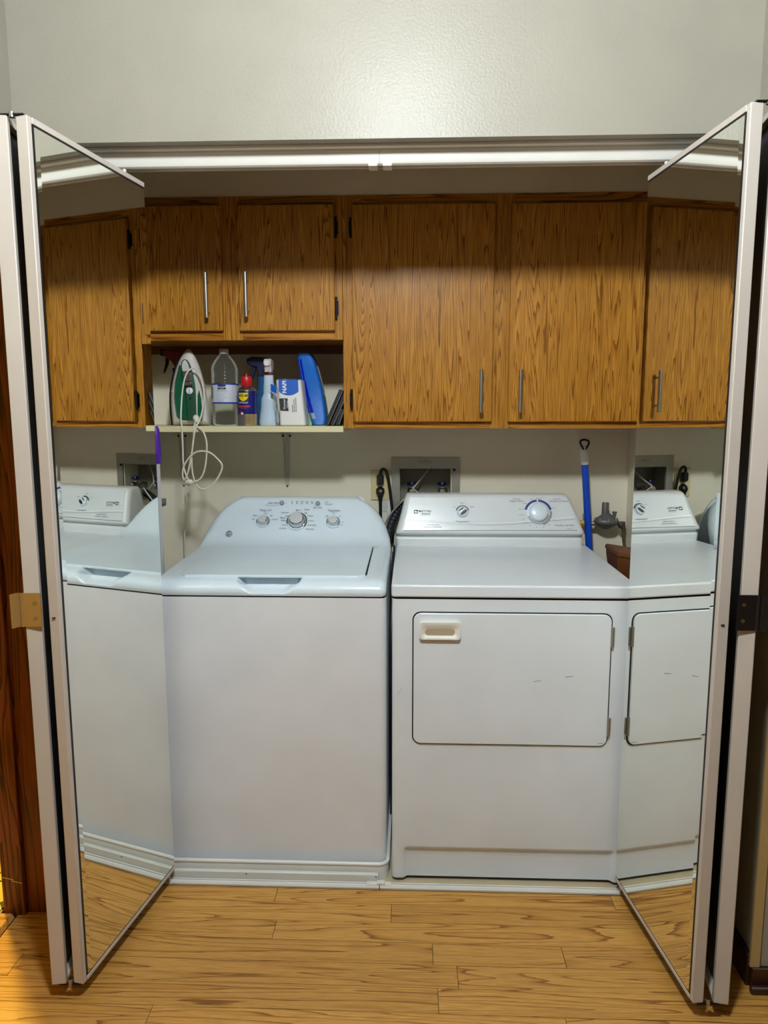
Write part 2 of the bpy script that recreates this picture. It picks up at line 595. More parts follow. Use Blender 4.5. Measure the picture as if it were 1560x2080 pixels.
B().box(-.0525, -.0505, -.0108, -.0002, 0.001, .0128).build('track_joint', seam, bt)

# ------------------------------------------------------------------ mirrored bifold doors
W = .448
ZB, ZT = .045, 1.988


def panel(parent, F, K, n, zb=ZB, zt=ZT, t=.026):
    """one door leaf: F front foot, K back foot of its mirrored face, n the way the mirror looks"""
    F, K, n = Vector((*F, 0)), Vector((*K, 0)), Vector((*n, 0)).normalized()
    d = (K - F).normalized()
    wd = (K - F).length

    def bx(u0, u1, v0, v1, z0, z1, name, M, bevel=0, par=parent):
        b = B()
        vs = []
        for z in (z0, z1):
            for v in (v0, v1):
                for u in (u0, u1):
                    p = F + d * u + n * v
                    vs.append((p.x, p.y, z))
        b.add(vs, [(0, 2, 3, 1), (4, 5, 7, 6), (0, 1, 5, 4), (2, 6, 7, 3), (0, 4, 6, 2), (1, 3, 7, 5)])
        return b.build(name, M, par, bevel=bevel)
    bx(.010, wd - .004, -.020, -.0045, zb + .006, zt - .006, 'panel_board', panelback)
    bx(0, .014, -t, .0, zb, zt, 'edge_rail', rail_w, .0018)
    bx(wd - .008, wd, -t, -.0035, zb, zt, 'edge_rail', trim_w, .001)
    bx(.0145, wd - .0005, -t, .0015, zt - .0125, zt, 'top_rail', rail_w, .001)
    bx(.0145, wd - .0005, -t, .0015, zb, zb + .010, 'bottom_rail', rail_w, .001)
    bx(.0142, .0200, -.0045, -.0005, zb + .0104, zt - .0128, 'gasket', gasket)
    bx(.0203, wd - .002, -.0045, -.0002, zt - .0165, zt - .0128, 'gasket', gasket)
    bx(.0203, wd - .002, -.0045, -.0002, zb + .0104, zb + .0135, 'gasket', gasket)
    b = B()
    q = lambda u, v, z: tuple((F + d * u + n * v)[:2]) + (z,)
    z0, z1 = zb + .0137, zt - .0167
    us = ((.0203, -.0004), (.0340, 0.0), (wd - .0008, 0.0))
    b.add([q(u, v, z) for u, v in us for z in (z0, z1)] + [q(u, -.0043, z) for u in (.0203, wd - .0008) for z in (z0, z1)],
          [(0, 1, 3, 2), (2, 3, 5, 4), (4, 5, 9, 8)[0:3] + (8,) if False else (4, 5, 9, 8), (8, 9, 7, 6), (6, 7, 1, 0)])
    b.build('mirror', mirror_m, parent)
    return F, d, n


def bifold(name, loc, label, F, K, s, AF, AK, pull, pm):
    """s = -1 left pair, +1 right pair"""
    T = thing(name, loc, label, 'door')
    T['kind'] = 'structure'
    dB = Vector((K[0] - F[0], K[1] - F[1]))
    nB = (dB.y, -dB.x) if s < 0 else (-dB.y, dB.x)
    FB, d, n = panel(T, F, K, nB)
    dA = Vector((AK[0] - AF[0], AK[1] - AF[1]))
    nA = (-dA.y, dA.x) if s < 0 else (dA.y, -dA.x)
    FA, d2, n2 = panel(T, AF, AK, nA, t=.034)
    # hinge knuckles between the two leaves
    hx = (F[0] - nB[0] * .032 / Vector(nB).length + AF[0] - nA[0] * .042 / Vector(nA).length) / 2
    for z0, z1 in ((ZT - .004, ZT + .006), (ZB - .006, ZB + .012)):
        B().cyl((hx, F[1] + .004, z0), (hx, F[1] + .004, z1), .006, 12).build('hinge', steel, T, smooth=40)
    for z in (ZT + .0005, ZB - .003):
        B().box(hx - .026, hx + .026, F[1] - .001, F[1] + .010, z, z + .0022).build('hinge_leaf', bronze, T)
    # guide pins of the sliding leaf
    p = FB + d * (W - .07) - n * .013
    B().cyl((p.x, p.y, ZT - .002), (p.x, p.y, ZT + .012), .0045, 10).build('guide_pin', trim_w, T, smooth=40)
    p = FB + d * (W - .012) - n * .013
    B().cyl((p.x, p.y, .010), (p.x, p.y, ZB + .002), .004, 10).build('guide_pin', steel, T, smooth=40)
    # pull on the jamb-side leaf
    x0, x1, z0, z1 = pull
    yf = AF[1] - .0035
    xa, xb = (x0, x1)
    prof = [(0, 0), (.040, 0), (.044, -.003), (.048, .001), (.052, -.004), (.058, -.016), (.060, -.0155), (.0555, -.0005), (.049, .004), (.0435, .0008), (.040, .003), (0, .003)]
    g = (lambda u: x1 - u) if s < 0 else (lambda u: x0 + u)
    h = B().prism(prof, lambda u, v, w_: (g(u), yf + v, w_), z0, z1).build('pull_handle', pm, T)
    for z in (z0 + .021, z1 - .021):
        B().cyl((g(.013), yf - .0018, z), (g(.013), yf + .001, z), .0042, 12).build('screw', steel, h, smooth=40)
    # a dark nick on the leaf edge
    nx = F[0] - .012 if s < 0 else F[0] + .012
    B().box(nx - .004, nx + .003, F[1] - .0012, F[1] + .0005, .944, .9465).build('nick', seam, T)
    return T


bifold('door_1', (-.76, -.22, 0), 'mirrored bifold door folded open beside the washer, warm brass pull', (-.738, -.4415), (-.6637, 0), -1, (-.813, -.446), (-.880, -.004), (-.833, -.774, .927, 1.003), brass)
bifold('door_2', (.73, -.22, 0), 'mirrored bifold door folded open beside the dryer, dark bronze pull', (.6897, -.4445), (.6359, 0), 1, (.771, -.446), (.838, -.004), (.727, .790, .935, 1.012), bronze)


# ------------------------------------------------------------------ cabinets
def bar_handle(door, x, z0, z1, y):
    h = B().cyl((x, y - .030, z0), (x, y - .030, z1), .0062, 14).build('handle', steel, door, smooth=40)
    for z in (z0 + .022, z1 - .022):
        B().cyl((x, y - .028, z), (x, y + .001, z), .0042, 10).build('handle_post', steel, door, smooth=40)


def cab_hinge(door, x, z0, z1, s):
    b = B().box(x - .0028, x + .0028, .4395, .4500, z0 + .003, z1 - .003)
    b.cyl((x, .441, z0 - .006), (x, .441, z1 + .006), .0042, 10)
    b.box(x, x + s * .007, .4478, .4500, z0 + .006, z1 - .006)
    b.build('hinge', brass_l, door, smooth=40)


def cab_door(cab, x0, x1, z0, z1, hx, hz, hinge_x, hs, hinge_z):
    d = B().box(x0, x1, .432, .4496, z0, z1).build('door', oak_cab, cab, bevel=.003)
    bar_handle(d, hx, hz[0], hz[1], .432)
    for z in hinge_z:
        cab_hinge(d, hinge_x, z[0], z[1], hs)


# cabinets, shelf and wall fittings are drawn around a wall at .76 then scaled about the camera; SPOT gives each its
# final base point after that scaling, baked as plain numbers
YB, CL, CR = .76, -.95, .845
CAM_SCALE = 1.034  # factor of the group scaling about the camera position


YF = .45
c1 = thing('wall_cabinet', (-.57, .6, 1.628), 'short oak wall cabinet with two doors above the open shelf of cleaning supplies', 'cabinet', spot=(-0.5907, 0.6870, 1.6359))
B().box(CL + .001, -.1885, .4685, YB - .001, 1.634, 2.076).build('body', oak_cab, c1)
for x0, x1 in ((CL + .001, -.882), (-.584, -.518), (-.216, -.1885)):
    B().box(x0, x1, YF, .468, 1.628, 2.078).build('stile', oak_cab, c1, bevel=.0008)
for z0, z1 in ((1.628, 1.664), (2.040, 2.078)):
    for x0, x1 in ((-.8818, -.5842), (-.5178, -.2162)):
        B().box(x0, x1, YF + .0003, .468, z0, z1).build('rail', oak_rail, c1, bevel=.0006)
B().box(CL + .003, -.192, .735, .758, 1.606, 1.6335).build('hanging_cleat', wood_brown, c1)
cab_door(c1, -.886, -.579, 1.657, 2.049, -.6225, (1.695, 1.835), -.889, -1, ((1.70, 1.755), (1.952, 2.004)))
cab_door(c1, -.524, -.2125, 1.656, 2.048, -.4945, (1.697, 1.836), -.2085, 1, ((1.70, 1.757), (1.952, 2.004)))
c2 = thing('wall_cabinet', (.33, .6, 1.34), 'tall two-door oak wall cabinet hanging above the dryer', 'cabinet', spot=(0.3399, 0.6870, 1.3381))
B().box(-.1870, CR - .001, .4685, YB - .001, 1.341, 2.076).build('body', oak_cab, c2)
for x0, x1 in ((-.1875, -.152), (.292, .358), (.798, CR - .001)):
    B().box(x0, x1, YF, .468, 1.340, 2.078).build('stile', oak_cab, c2, bevel=.0008)
for z0, z1 in ((1.340, 1.368), (2.038, 2.078)):
    for x0, x1 in ((-.1518, .2918), (.3582, .7978)):
        B().box(x0, x1, YF + .0003, .468, z0, z1).build('rail', oak_rail, c2, bevel=.0006)
cab_door(c2, -.1565, .2990, 1.362, 2.046, .2605, (1.392, 1.528), -.1605, -1, ((1.408, 1.462), (1.952, 2.002)))
cab_door(c2, .3510, .8050, 1.362, 2.044, .3860, (1.392, 1.528), .809, 1, ((1.408, 1.462), (1.952, 2.002)))

# open shelf
SZ = 1.3475
sh = tag(B().box(-.9826, -.1972, .5298, .8514, 1.3251, 1.3458).build('wall_shelf', cream, bevel=.0015), 'cream painted board shelf under the short cabinet, holding cleaning supplies', 'shelf')
for x, lab, sp in ((-.832, 'metal shelf bracket on the wall behind the hanging iron cord', (-0.8616, 0.8493, 1.1002)), (-.434, 'metal shelf bracket on the bare wall above the washer controls', (-0.4501, 0.8493, 1.1002))):
    k = thing('shelf_bracket', (x, .757, 1.11), lab, 'bracket', spot=sp)
    B().prism([(-.016, 1.326), (.016, 1.326), (.013, 1.300), (.008, 1.120), (.0, 1.108), (-.008, 1.120), (-.013, 1.300)], lambda u, v, w_: (x + u, w_, v), .7565, .7595).build('wall_plate', bracket_m, k, bevel=.0006)
    B().prism([(.7560, 1.318), (.7560, 1.125), (.752, 1.150), (.748, 1.29), (.735, 1.312), (.730, 1.318)], YZ, x - .0022, x + .0022).build('brace', bracket_m, k)
    B().box(x - .013, x + .013, .725, .7560, 1.3182, 1.3268).build('arm', bracket_m, k, bevel=.0006)
    for dx, z in ((-.0135, 1.305), (.0135, 1.305), (0, 1.116)):
        B().cyl((x + dx, .7548, z), (x + dx, .7572, z), .0042 if z > 1.2 else .003, 12).build('screw_hole', seam, k, smooth=40)

# ------------------------------------------------------------------ washer
wx0, wx1, wy0, wyb = -.717, -.033, .060, .722
wc = (wx0 + wx1) / 2
ws = thing('washing_machine', (wc, .39, .02), 'white top-load washing machine with chrome control knobs', 'washing machine')
B().prism(rrect(wx0, wx1, wy0, wyb, .020, 8), XY, .022, .8635).build('cabinet', enamel, ws, smooth=35)
B().box(wx0 + .006, wx1 - .006, wy0 + .005, wyb - .004, .8635, .8685).build('seam', seam, ws)
_pp = [(.057, .8687), (.0545, .8800), (.0580, .8930), (.070, .9050), (.092, .9125), (.13, .9155), (.22, .9185), (.34, .9215), (.44, .9240), (.500, .9280), (.532, .9370), (.556, .9530), (.575, .9745), (.604, 1.009), (.635, 1.046), (.652, 1.0660), (.666, 1.0780), (.684, 1.083), (.706, 1.079), (.719, 1.066), (.7215, 1.03), (.7215, .95), (.7215, .8687)]


def catmull(P, k):
    Q = []
    for i in range(len(P) - 1):
        p0, p1, p2, p3 = [Vector(P[max(0, min(len(P) - 1, j))]) for j in (i - 1, i, i + 1, i + 2)]
        for s_ in range(k):
            t = s_ / k
            Q.append(.5 * ((2 * p1) + (p2 - p0) * t + (2 * p0 - 5 * p1 + 4 * p2 - p3) * t * t + (3 * p1 - p0 - 3 * p2 + p3) * t ** 3))
    Q.append(Vector(P[-1]))
    return Q


PR = catmull(_pp, 5)


def interp(tab, x):
    for (a, fa), (b_, fb) in zip(tab[:-1], tab[1:]):
        if x <= b_:
            t = max(0, min(1, (x - a) / (b_ - a)))
            return fa + (fb - fa) * t
    return tab[-1][1]


HW = [(.86, .342), (.93, .342), (.965, .336), (1.0, .324), (1.03, .306), (1.05, .290), (1.065, .273), (1.078, .250), (1.09, .235)]
sst = lambda a, b_, x: (lambda t: t * t * (3 - 2 * t))(max(0, min(1, (x - a) / (b_ - a))))
rows_ = []
NP = len(PR)
for i, p in enumerate(PR):
    a, b_ = PR[max(i - 1, 0)], PR[min(i + 1, NP - 1)]
    tg = (b_ - a).normalized()
    nn = Vector((-tg.y, tg.x))          # outward: up / towards the front
    hw = interp(HW, p.y) - (.034 * sst(.688, .712, p.x) if p.y > .95 else .034)  * (p.x > .688)
    r = .020 if p.y < .93 else .020 + .022 * sst(.93, .99, p.y)
    if p.x > .69:
        r = .02
    xs = []
    for k in range(7):
        th = k / 6 * PI / 2
        xs.append((hw - r + r * math.cos(th), r * (1 - math.sin(th))))
    mid = [(hw - r - (2 * (hw - r)) * k / 90, 0) for k in range(1, 90)]
    sec = [(-x, i_) for x, i_ in xs] + [(-x, 0) for x, _ in mid] + [(x, i_) for x, i_ in reversed(xs)]
    row = [(wc - hw if False else wc + sec[0][0], max(.057, min(p.x, .7215)), .8687)]
    for x, ins in sec:
        y, z = p.x - nn.x * ins, p.y - nn.y * ins
        X = wc + x
        # finger scoop under the lid edge
        if p.x < .16 and p.y < .92:
            hs = .088 - .036 * sst(.914, .878, p.y)
            mk = (1 - sst(hs - .014, hs + .010, abs(X + .377))) * sst(.874, .888, p.y) * (1 - sst(.118, .128, p.x))
            y += .030 * mk * (1 - sst(.07, .12, p.x) * .75)
            z -= .030 * mk * sst(.056, .085, p.x)
        row.append((X, y, max(z, .8687)))
    row.append((wc + sec[-1][0], max(.057, min(p.x, .7215)), .8687))
    rows_.append(row)
B().grid(rows_).build('top_cover', plast_w, ws, smooth=60)
# lid
zp = lambda y: interp([(q.x, q.y) for q in PR if q.x < .60 and q.y < 1.0], y)
rings = []
for k in range(26):
    y = .100 + (.503 - .100) * k / 25
    cut = .020 * (1 - math.sqrt(max(0, 1 - (1 - min(1, (y - .100) / .020)) ** 2)))
    xa, xb = -.650 + cut + .030 * (y - .1), -.098 - cut + .004 * (y - .1)
    z = zp(max(y, .12))
    n_ = 12
    top = [(xa + (xb - xa) * j / n_, y, z + .0048) for j in range(n_ + 1)]
    bot = [(xb - (xb - xa) * j / n_, y, z - .0035) for j in range(n_ + 1)]
    rings.append(top + bot)
B().loft(rings).build('lid', plast_w, ws, smooth=40, bevel=.002)
b = B()
b.grid([[(-.0975, y, zp(y) + .0012), (-.0930, y, zp(y) + .0012)] for y in [.125 + .372 * k / 20 for k in range(21)]])
b.build('lid_gap', seam, ws, smooth=40)
b = B()
b.grid([[(-.632 + .552 * k / 20, .5035, zp(.5035) + .001), (-.632 + .552 * k / 20, .5060, zp(.506) + .001)] for k in range(21)])
b.build('lid_gap', print_g, ws)
# controls on the sloping console
WN = Vector((0, -1, .84)).normalized()
WU = Vector((0, .84, 1)).normalized()


def wpt(x, z, off=.0):
    return Vector((x, .535 + (z - .927) * .84 - .004, z)) + WN * (off + .0018)


def wtext(x, z, body, size, M, align='CENTER', shear=0):
    c = wpt(x, z, .0006)
    text(ws, body, size, lambda u, v: tuple(c + Vector((u, 0, 0)) + WU * v), M, align, shear=shear)


def knob(x, z, r, h, skirt, ang):
    c = wpt(x, z, -.002)
    k = B().lathe([(r * 1.06, 0), (r * 1.06, .003), (r, .004), (r * .97, h * .72), (r * .88, h * .9), (r * .80, h)], c, WN, 36).build('knob', chrome, ws, smooth=50)
    B().lathe([(r * .79, 0), (r * .79, .0008), (r * .6, .0014)], c + WN * h, WN, 36).build('knob_cap', mat('cap_silver', (226, 230, 233), .25, .25), k, smooth=40)
    B().lathe([(skirt, 0), (skirt * .97, .0016), (r, .0018)], c + WN * .0, WN, 40).build('knob_skirt', plast_w, k, smooth=40)
    e = Vector((math.cos(ang), 0, 0)) + WU * math.sin(ang)
    q = c + e * (r * .86)
    B().cyl(q + WN * (h * .55), q + WN * (h * 1.03), r * .09, 8).build('pointer', print_w, k)
    # dark arc printed round the dial
    rows2 = []
    for i in range(25):
        t = math.radians(-40 + 240 * i / 24)
        rows2.append([tuple(c + Vector((rr * math.cos(t), 0, 0)) + WU * (rr * math.sin(t)) + WN * .0026) for rr in (r * 1.12, r * 1.26)])
    B().grid(rows2).build('dial_arc', print_k, k)


knob(-.497, 1.0035, .0190, .019, .0245, .6)
knob(-.374, 1.0045, .0295, .024, .0365, PI)
knob(-.243, 1.0025, .0190, .019, .0245, 0)
for x, z in ((-.436, 1.0640), (-.304, 1.0625)):
    B().lathe([(.0088, -.002), (.0088, .002), (.0075, .0032)], wpt(x, z), WN, 24).build('button', mat('button_grey', (150, 156, 164), .35), ws, smooth=40)
for k in range(5):
    x = -.399 + k * .0185
    B().lathe([(.0017, 0), (.0015, .001)], wpt(x, 1.0625), WN, 10).build('indicator', print_k, ws)
    wtext(x, 1.0680, ('Fill', 'Soak', 'Wash', 'Rinse', 'Spin')[k], .0052, print_k)
wtext(-.4475, 1.0640, 'Deep Rinse', .0085, print_b, 'RIGHT')
wtext(-.4475, 1.0560, 'Extra water in every rinse', .0045, print_g, 'RIGHT')
wtext(-.4200, 1.0625, '-o', .006, print_k)
wtext(-.279, 1.0665, 'o Start', .0052, print_k, 'LEFT')
wtext(-.279, 1.0600, 'o Lid Locked', .0052, print_k, 'LEFT')
wtext(-.303, 1.0505, 'Start / Pause', .0060, print_k)
wtext(-.303, 1.0460, 'hold 3 sec to cancel', .0040, print_g)
wtext(-.493, 1.0400, 'Water Level', .0085, print_b)
wtext(-.493, 1.0350, 'Sensing', .0045, print_b)
wtext(-.243, 1.0400, 'Temperature', .0085, print_k)
wtext(-.243, 1.0350, 'Wash / Rinse', .0045, print_g)
for x, z, t, al in ((-.517, 1.0215, 'Medium', 'RIGHT'), (-.527, 1.0100, 'Small', 'RIGHT'), (-.490, 1.0285, 'Large', 'CENTER'), (-.472, 1.0215, 'Max', 'LEFT'), (-.466, 1.0095, 'Precise Fill', 'LEFT')):
    wtext(x, z, t, .0052, print_k, al)
for x, z, t, al, s_ in ((-.406, 1.0320, 'Bulky Items', 'RIGHT', .0060), (-.407, 1.0210, 'Light', 'RIGHT', .0058), (-.417, 1.0150, 'Whites', 'RIGHT', .0068), (-.412, 1.0065, 'Medium', 'RIGHT', .0058), (-.412, .9920, 'Heavy', 'RIGHT', .0058), (-.409, .9810, 'Bulky Items', 'RIGHT', .0056),
                          (-.372, 1.0400, 'Medium', 'CENTER', .0058), (-.352, 1.0420, 'Colors', 'LEFT', .0072), (-.350, 1.0310, 'Light', 'LEFT', .0058), (-.338, 1.0215, 'Delicates', 'LEFT', .0058), (-.332, 1.0060, 'Casuals', 'LEFT', .0058), (-.333, .9920, 'Speed Wash', 'LEFT', .0058), (-.340, .9790, 'Drain & Spin', 'LEFT', .0058)):
    wtext(x, z, t, s_, print_k, al)
for x, z, t, al in ((-.243, 1.0290, 'Cool', 'CENTER'), (-.224, 1.0200, 'Cold', 'LEFT'), (-.217, 1.0020, 'Colors', 'LEFT'), (-.219, .9930, 'Warm', 'LEFT'), (-.226, .9850, 'Hot', 'LEFT'), (-.262, 1.0230, 'Tap', 'RIGHT'), (-.262, 1.0180, 'Cold', 'RIGHT')):
    wtext(x, z, t, .0048, print_k, al)
# round emblem with script letters
c = wpt(-.613, .9630, 0)
em = B().lathe([(.0118, -.002), (.0118, .0014), (.0108, .0018)], c, WN, 30).build('emblem', mat('emblem_grey', (132, 142, 150), .3, .6), ws, smooth=40)
B().grid([[tuple(c + (Vector((math.cos(t), 0, 0)) + WU * math.sin(t)) * rr + WN * .0022) for rr in (.0096, .0104)] for t in [2 * PI * k / 40 for k in range(41)]]).build('emblem_ring', print_w, em)
text(em, 'GE', .0125, lambda u, v, c=c.copy(): tuple(c + Vector((u + .2 * v, 0, 0)) + WU * v + WN * .0023), print_w, shear=.2)

# drain pan and white board in front of it
dp = thing('drain_pan', (wc, .39, 0), 'white plastic drain pan under the washing machine', 'drain pan')
o_, i_ = rrect(-.752, -.0265, .0345, .742, .030, 6), rrect(-.747, -.0315, .0395, .737, .026, 6)
b = B()
n_ = len(o_)
vs = [(x, y, 0.0004) for x, y in o_] + [(x, y, .050) for x, y in o_] + [(x, y, .050) for x, y in i_] + [(x, y, .004) for x, y in i_]
fs = [tuple(range(n_))[::-1], tuple(range(3 * n_, 4 * n_))]
for k in range(n_):
    j = (k + 1) % n_
    for a in range(3):
        fs.append((a * n_ + k, a * n_ + j, (a + 1) * n_ + j, (a + 1) * n_ + k))
b.add(vs, fs).build('tray', drain_w, dp, smooth=40)
b = B()
mid = rrect(-.7495, -.0290, .0370, .7395, .028, 6)
b.tube([(x, y, .050) for x, y in mid] + [(mid[0][0], mid[0][1], .050)], .0058, 10, 0)
b.build('rolled_rim', drain_w, dp, smooth=60)
wbd = tag(B().box(-.80, -.0555, .0146, .0280, 0, .031).build('wood_strip', trim_w, bevel=.003), 'white painted wooden strip in front of the drain pan', 'wood strip')
for x in (-.452, -.063):
    B().cyl((x, .0142, .024), (x, .0150, .024), .0022, 8).build('nail_hole', seam, wbd)

# ------------------------------------------------------------------ dryer
dx0, dx1, dy0, dyb = -.016, .672, .030, .728
dr = thing('clothes_dryer', (.328, .38, .0), 'white front-load clothes dryer with a square door and dial console', 'dryer')
# body with a stamped kick panel
xs = [dx0, dx0 + .002, dx0 + .006, dx0 + .014, .018, .023, .030, .20, .40, .60, .628, .635, .640, dx1 - .014, dx1 - .006, dx1 - .002, dx1]
zs = [.013, .016, .040, .080, .095, .103, .108, .114, .118, .30, .60, .8705]
rows_ = []
for z in zs:
    row = []
    for x in xs:
        e = min(x - dx0, dx1 - x)
        y = dy0 + .014 * (1 - math.sqrt(max(0, 1 - (1 - min(1, e / .014)) ** 2)))
        y += .012 * sst(.016, .030, x) * (1 - sst(.628, .642, x)) * (1 - sst(.096, .116, z))
        row.append((x, y, z))
    row = [(dx0, dyb, z)] + row + [(dx1, dyb, z)]
    rows_.append(row)
b = B().grid(rows_)
b.build('cabinet', enamel_d, dr, smooth=50)
B().box(dx0 + .004, dx1 - .004, dy0 + .010, dyb - .002, .868, .8755).build('seam', seam, dr)
B().box(dx0 + .02, dx1 - .02, dy0 + .05, dyb - .02, .0005, .014).build('base', dkgrey, dr)
B().prism(rrect(dx0 - .002, dx1 + .003, dy0 - .004, dyb + .004, .012, 5), XY, .8755, .912).build('worktop', enamel_d, dr, smooth=40, bevel=.006, seg=4)
# chips and scratches
scm = mat('scratch_grey', (120, 116, 110), .6)
for x0, z0, x1, z1 in ((.388, .633, .408, .637), (.476, .648, .498, .651), (.0, .585, .012, .606), (.575, .450, .590, .451)):
    yy = dy0 - (.0072 if x0 > .1 else .0006)
    B().add([(x0, yy, z0), (x1, yy, z1), (x1, yy, z1 + .0012), (x0, yy, z0 + .0012)], [(0, 1, 2, 3)]).build('scratch', scm, dr)
# door
B().prism(rrect(.042, .6045, .4385, .8345, .024), XZ, dy0 - .0007, dy0 + .004).build('door_gap', seam, dr, smooth=30)
dd = B().prism(rrect(.0455, .6010, .442, .8310, .0215), XZ, dy0 - .0065, dy0 + .002).build('door', enamel_d, dr, smooth=30, bevel=.0022)
ho, hi = rrect(.062, .178, .757, .8095, .009), rrect(.067, .173, .7625, .8000, .010)
n_ = len(ho)
yd = dy0 - .0068
vs = [(x, yd, z) for x, z in ho] + [(x, yd - .012, z) for x, z in ho] + [(x, yd - .012, z) for x, z in hi]
h2 = rrect(.078, .162, .7680, .7870, .0090)
vs += [(x, yd - .004, z) for x, z in h2]
fs = []
for k in range(n_):
    j = (k + 1) % n_
    for a in range(3):
        fs.append((a * n_ + k, a * n_ + j, (a + 1) * n_ + j, (a + 1) * n_ + k))
B().add(vs, fs).build('handle', mat('handle_white', (236, 234, 226), .3), dd, smooth=30, bevel=.001)
B().prism(h2, XZ, yd - .0042, yd).build('handle_recess', mat('handle_tan', (176, 160, 132), .5), dd)
for z0, z1 in ((.738, .796), (.474, .528)):
    b = B().cyl((.6035, dy0 - .0075, z0), (.6035, dy0 - .0075, z1), .0042, 12)
    b.box(.6035, .6105, dy0 - .004, dy0 + .001, z0 + .002, z1 - .002)
    b.build('hinge', galv, dr, smooth=40)

# console
lv = [(.912, .627, -.0200, .6590), (.936, .6245, -.0200, .6595), (.9415, .6265, -.0190, .6585), (.9450, .6330, -.0180, .6575), (.9500, .6330, -.0180, .6575), (.9545, .6250, -.0190, .6600), (.9580, .6150, -.0190, .6610), (.9640, .6125, -.0175, .6600), (.9720, .6160, -.0145, .6570),
      (.98, .6202, -.0120, .6535), (1.00, .6297, -.0065, .6470), (1.02, .6392, -.0010, .6395), (1.04, .6488, .0040, .6320), (1.06, .6583, .0085, .6240), (1.075, .6654, .0120, .6170), (1.086, .6715, .0160, .6100), (1.0925, .679, .0210, .6035), (1.0950, .690, .0270, .5960)]
rings = []
for z, y, xl, xr in lv:
    rr = .020
    ring = [(xl, .733, z), (xl, y + rr, z)]
    for k in range(1, 6):
        a = PI / 2 * k / 6
        ring.append((xl + rr * (1 - math.cos(a)), y + rr * (1 - math.sin(a)), z))
    for k in range(0, 13):
        ring.append((xl + rr + (xr - xl - 2 * rr) * k / 12, y, z))
    for k in range(1, 6):
        a = PI / 2 * (1 - k / 6)
        ring.append((xr - rr * (1 - math.cos(a)), y + rr * (1 - math.sin(a)), z))
    ring += [(xr, y + rr, z), (xr, .733, z)]
    rings.append(ring)
B().loft(rings).build('console', plast_c, dr, smooth=50)
DN = Vector((0, -1, .476)).normalized()
DU = Vector((0, .476, 1)).normalized()


def dpt(x, z, off=0.0):
    return Vector((x, .6202 + (z - .98) * .476, z)) + DN * off


cpn = [(.0090, .9705), (.6320, .9735), (.6270, 1.0), (.6160, 1.04), (.6020, 1.083), (.0325, 1.083), (.0245, 1.04), (.0165, 1.0)]
b = B()
n_ = len(cpn)
b.add([tuple(dpt(x, z, .0012)) for x, z in cpn] + [tuple(dpt(x, z, -.001)) for x, z in cpn], [tuple(range(n_))] + [(k, (k + 1) % n_, n_ + (k + 1) % n_, n_ + k) for k in range(n_)])
cp = b.build('control_panel', mat('panel_gloss', (220, 226, 228), .2), dr)
# dark line round the panel foot and the swoosh
b = B()
b.grid([[tuple(dpt(.0090 + .623 * k / 20, .9697 + .003 * k / 20, o)) for o in (.0014,)] + [tuple(dpt(.0090 + .623 * k / 20, .9685 + .003 * k / 20, .0014))] for k in range(21)])
b.build('panel_edge', print_g, cp)
sw = lambda t: .9950 + .010 * math.cos(t * 5.2 + .2) * (1 - t * .55) + .016 * t * t
for off, wd, M in ((0, .0046, mat('swoosh_light', (240, 243, 243), .14)), (-.0048, .0042, mat('swoosh_grey', (196, 202, 202), .25))):
    b = B()
    b.grid([[tuple(dpt(.015 + .612 * k / 40, sw(k / 40) + off + dz, .0018)) for dz in (0, wd)] for k in range(41)])
    b.build('swoosh', M, cp, smooth=60)


def dtext(x, z, body, size, M, align='CENTER', shear=0):
    c = dpt(x, z, .0021)
    text(cp, body, size, lambda u, v: tuple(c + Vector((u, 0, 0)) + DU * v), M, align, shear=shear)


def ring2(c, r0, r1, a0, a1, off, name, M, par, n=30):
    B().grid([[tuple(c + Vector((rr * math.cos(t), 0, 0)) + DU * (rr * math.sin(t)) + DN * off) for rr in (r0, r1)] for t in [math.radians(a0 + (a1 - a0) * k / n) for k in range(n + 1)]]).build(name, M, par)


# small temperature knob
c = dpt(.223, 1.033, 0)
kn = B().lathe([(.0225, 0), (.0225, .003), (.0200, .004), (.0190, .012), (.0165, .014)], c, DN, 36).build('temperature_knob', plast_w, dr, smooth=45)
ring2(c, .0205, .0250, 15, 165, .0042, 'dial_arc', navy_dk, kn)
e1 = (Vector((1, 0, 0)) + DU * .8).normalized()
e2 = DN.cross(e1)
B().add([tuple(c + e1 * (.0145 * math.cos(t)) + e2 * (-.006 + .0058 * math.sin(t)) + DN * .0148) for t in [2 * PI * k / 20 for k in range(20)]], [tuple(range(20))]).build('knob_recess', dkgrey, kn)
B().add([tuple(c + e1 * (.012 * math.cos(t)) + e2 * (.0088 + .0022 * math.sin(t)) + DN * .0146) for t in [2 * PI * k / 16 for k in range(16)]], [tuple(range(16))]).build('knob_mark', print_k, kn)
# timer knob
c = dpt(.496, 1.031, 0)
kn = B().lathe([(.0430, 0), (.0430, .003), (.0400, .006), (.0350, .007), (.0335, .018), (.031, .022), (.024, .0245), (.012, .0258), (.001, .0262)], c, DN, 44).build('timer_knob', plast_w, dr, smooth=45)
ring2(c, .0425, .0500, 15, 88, .0035, 'dial_arc', navy, kn)
ring2(c, .0425, .0500, 95, 165, .0035, 'dial_arc', navy, kn)
ring2(c, .0430, .0490, -70, 8, .0030, 'dial_arc', mat('arc_grey', (150, 150, 142), .5), kn)
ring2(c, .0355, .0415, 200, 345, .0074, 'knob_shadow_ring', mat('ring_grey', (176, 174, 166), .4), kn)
dtext(.223, 1.0000, 'Temperature', .0095, print_g)
for x, z, t in ((.193, 1.0510, 'Low'), (.223, 1.0640, 'Medium'), (.258, 1.0510, 'Regular')):
    dtext(x, z, t, .0050, print_g)
dtext(.420, 1.0790, 'Auto Dry', .0072, print_g)
dtext(.420, 1.0715, 'Regular Fabrics', .0080, print_g)
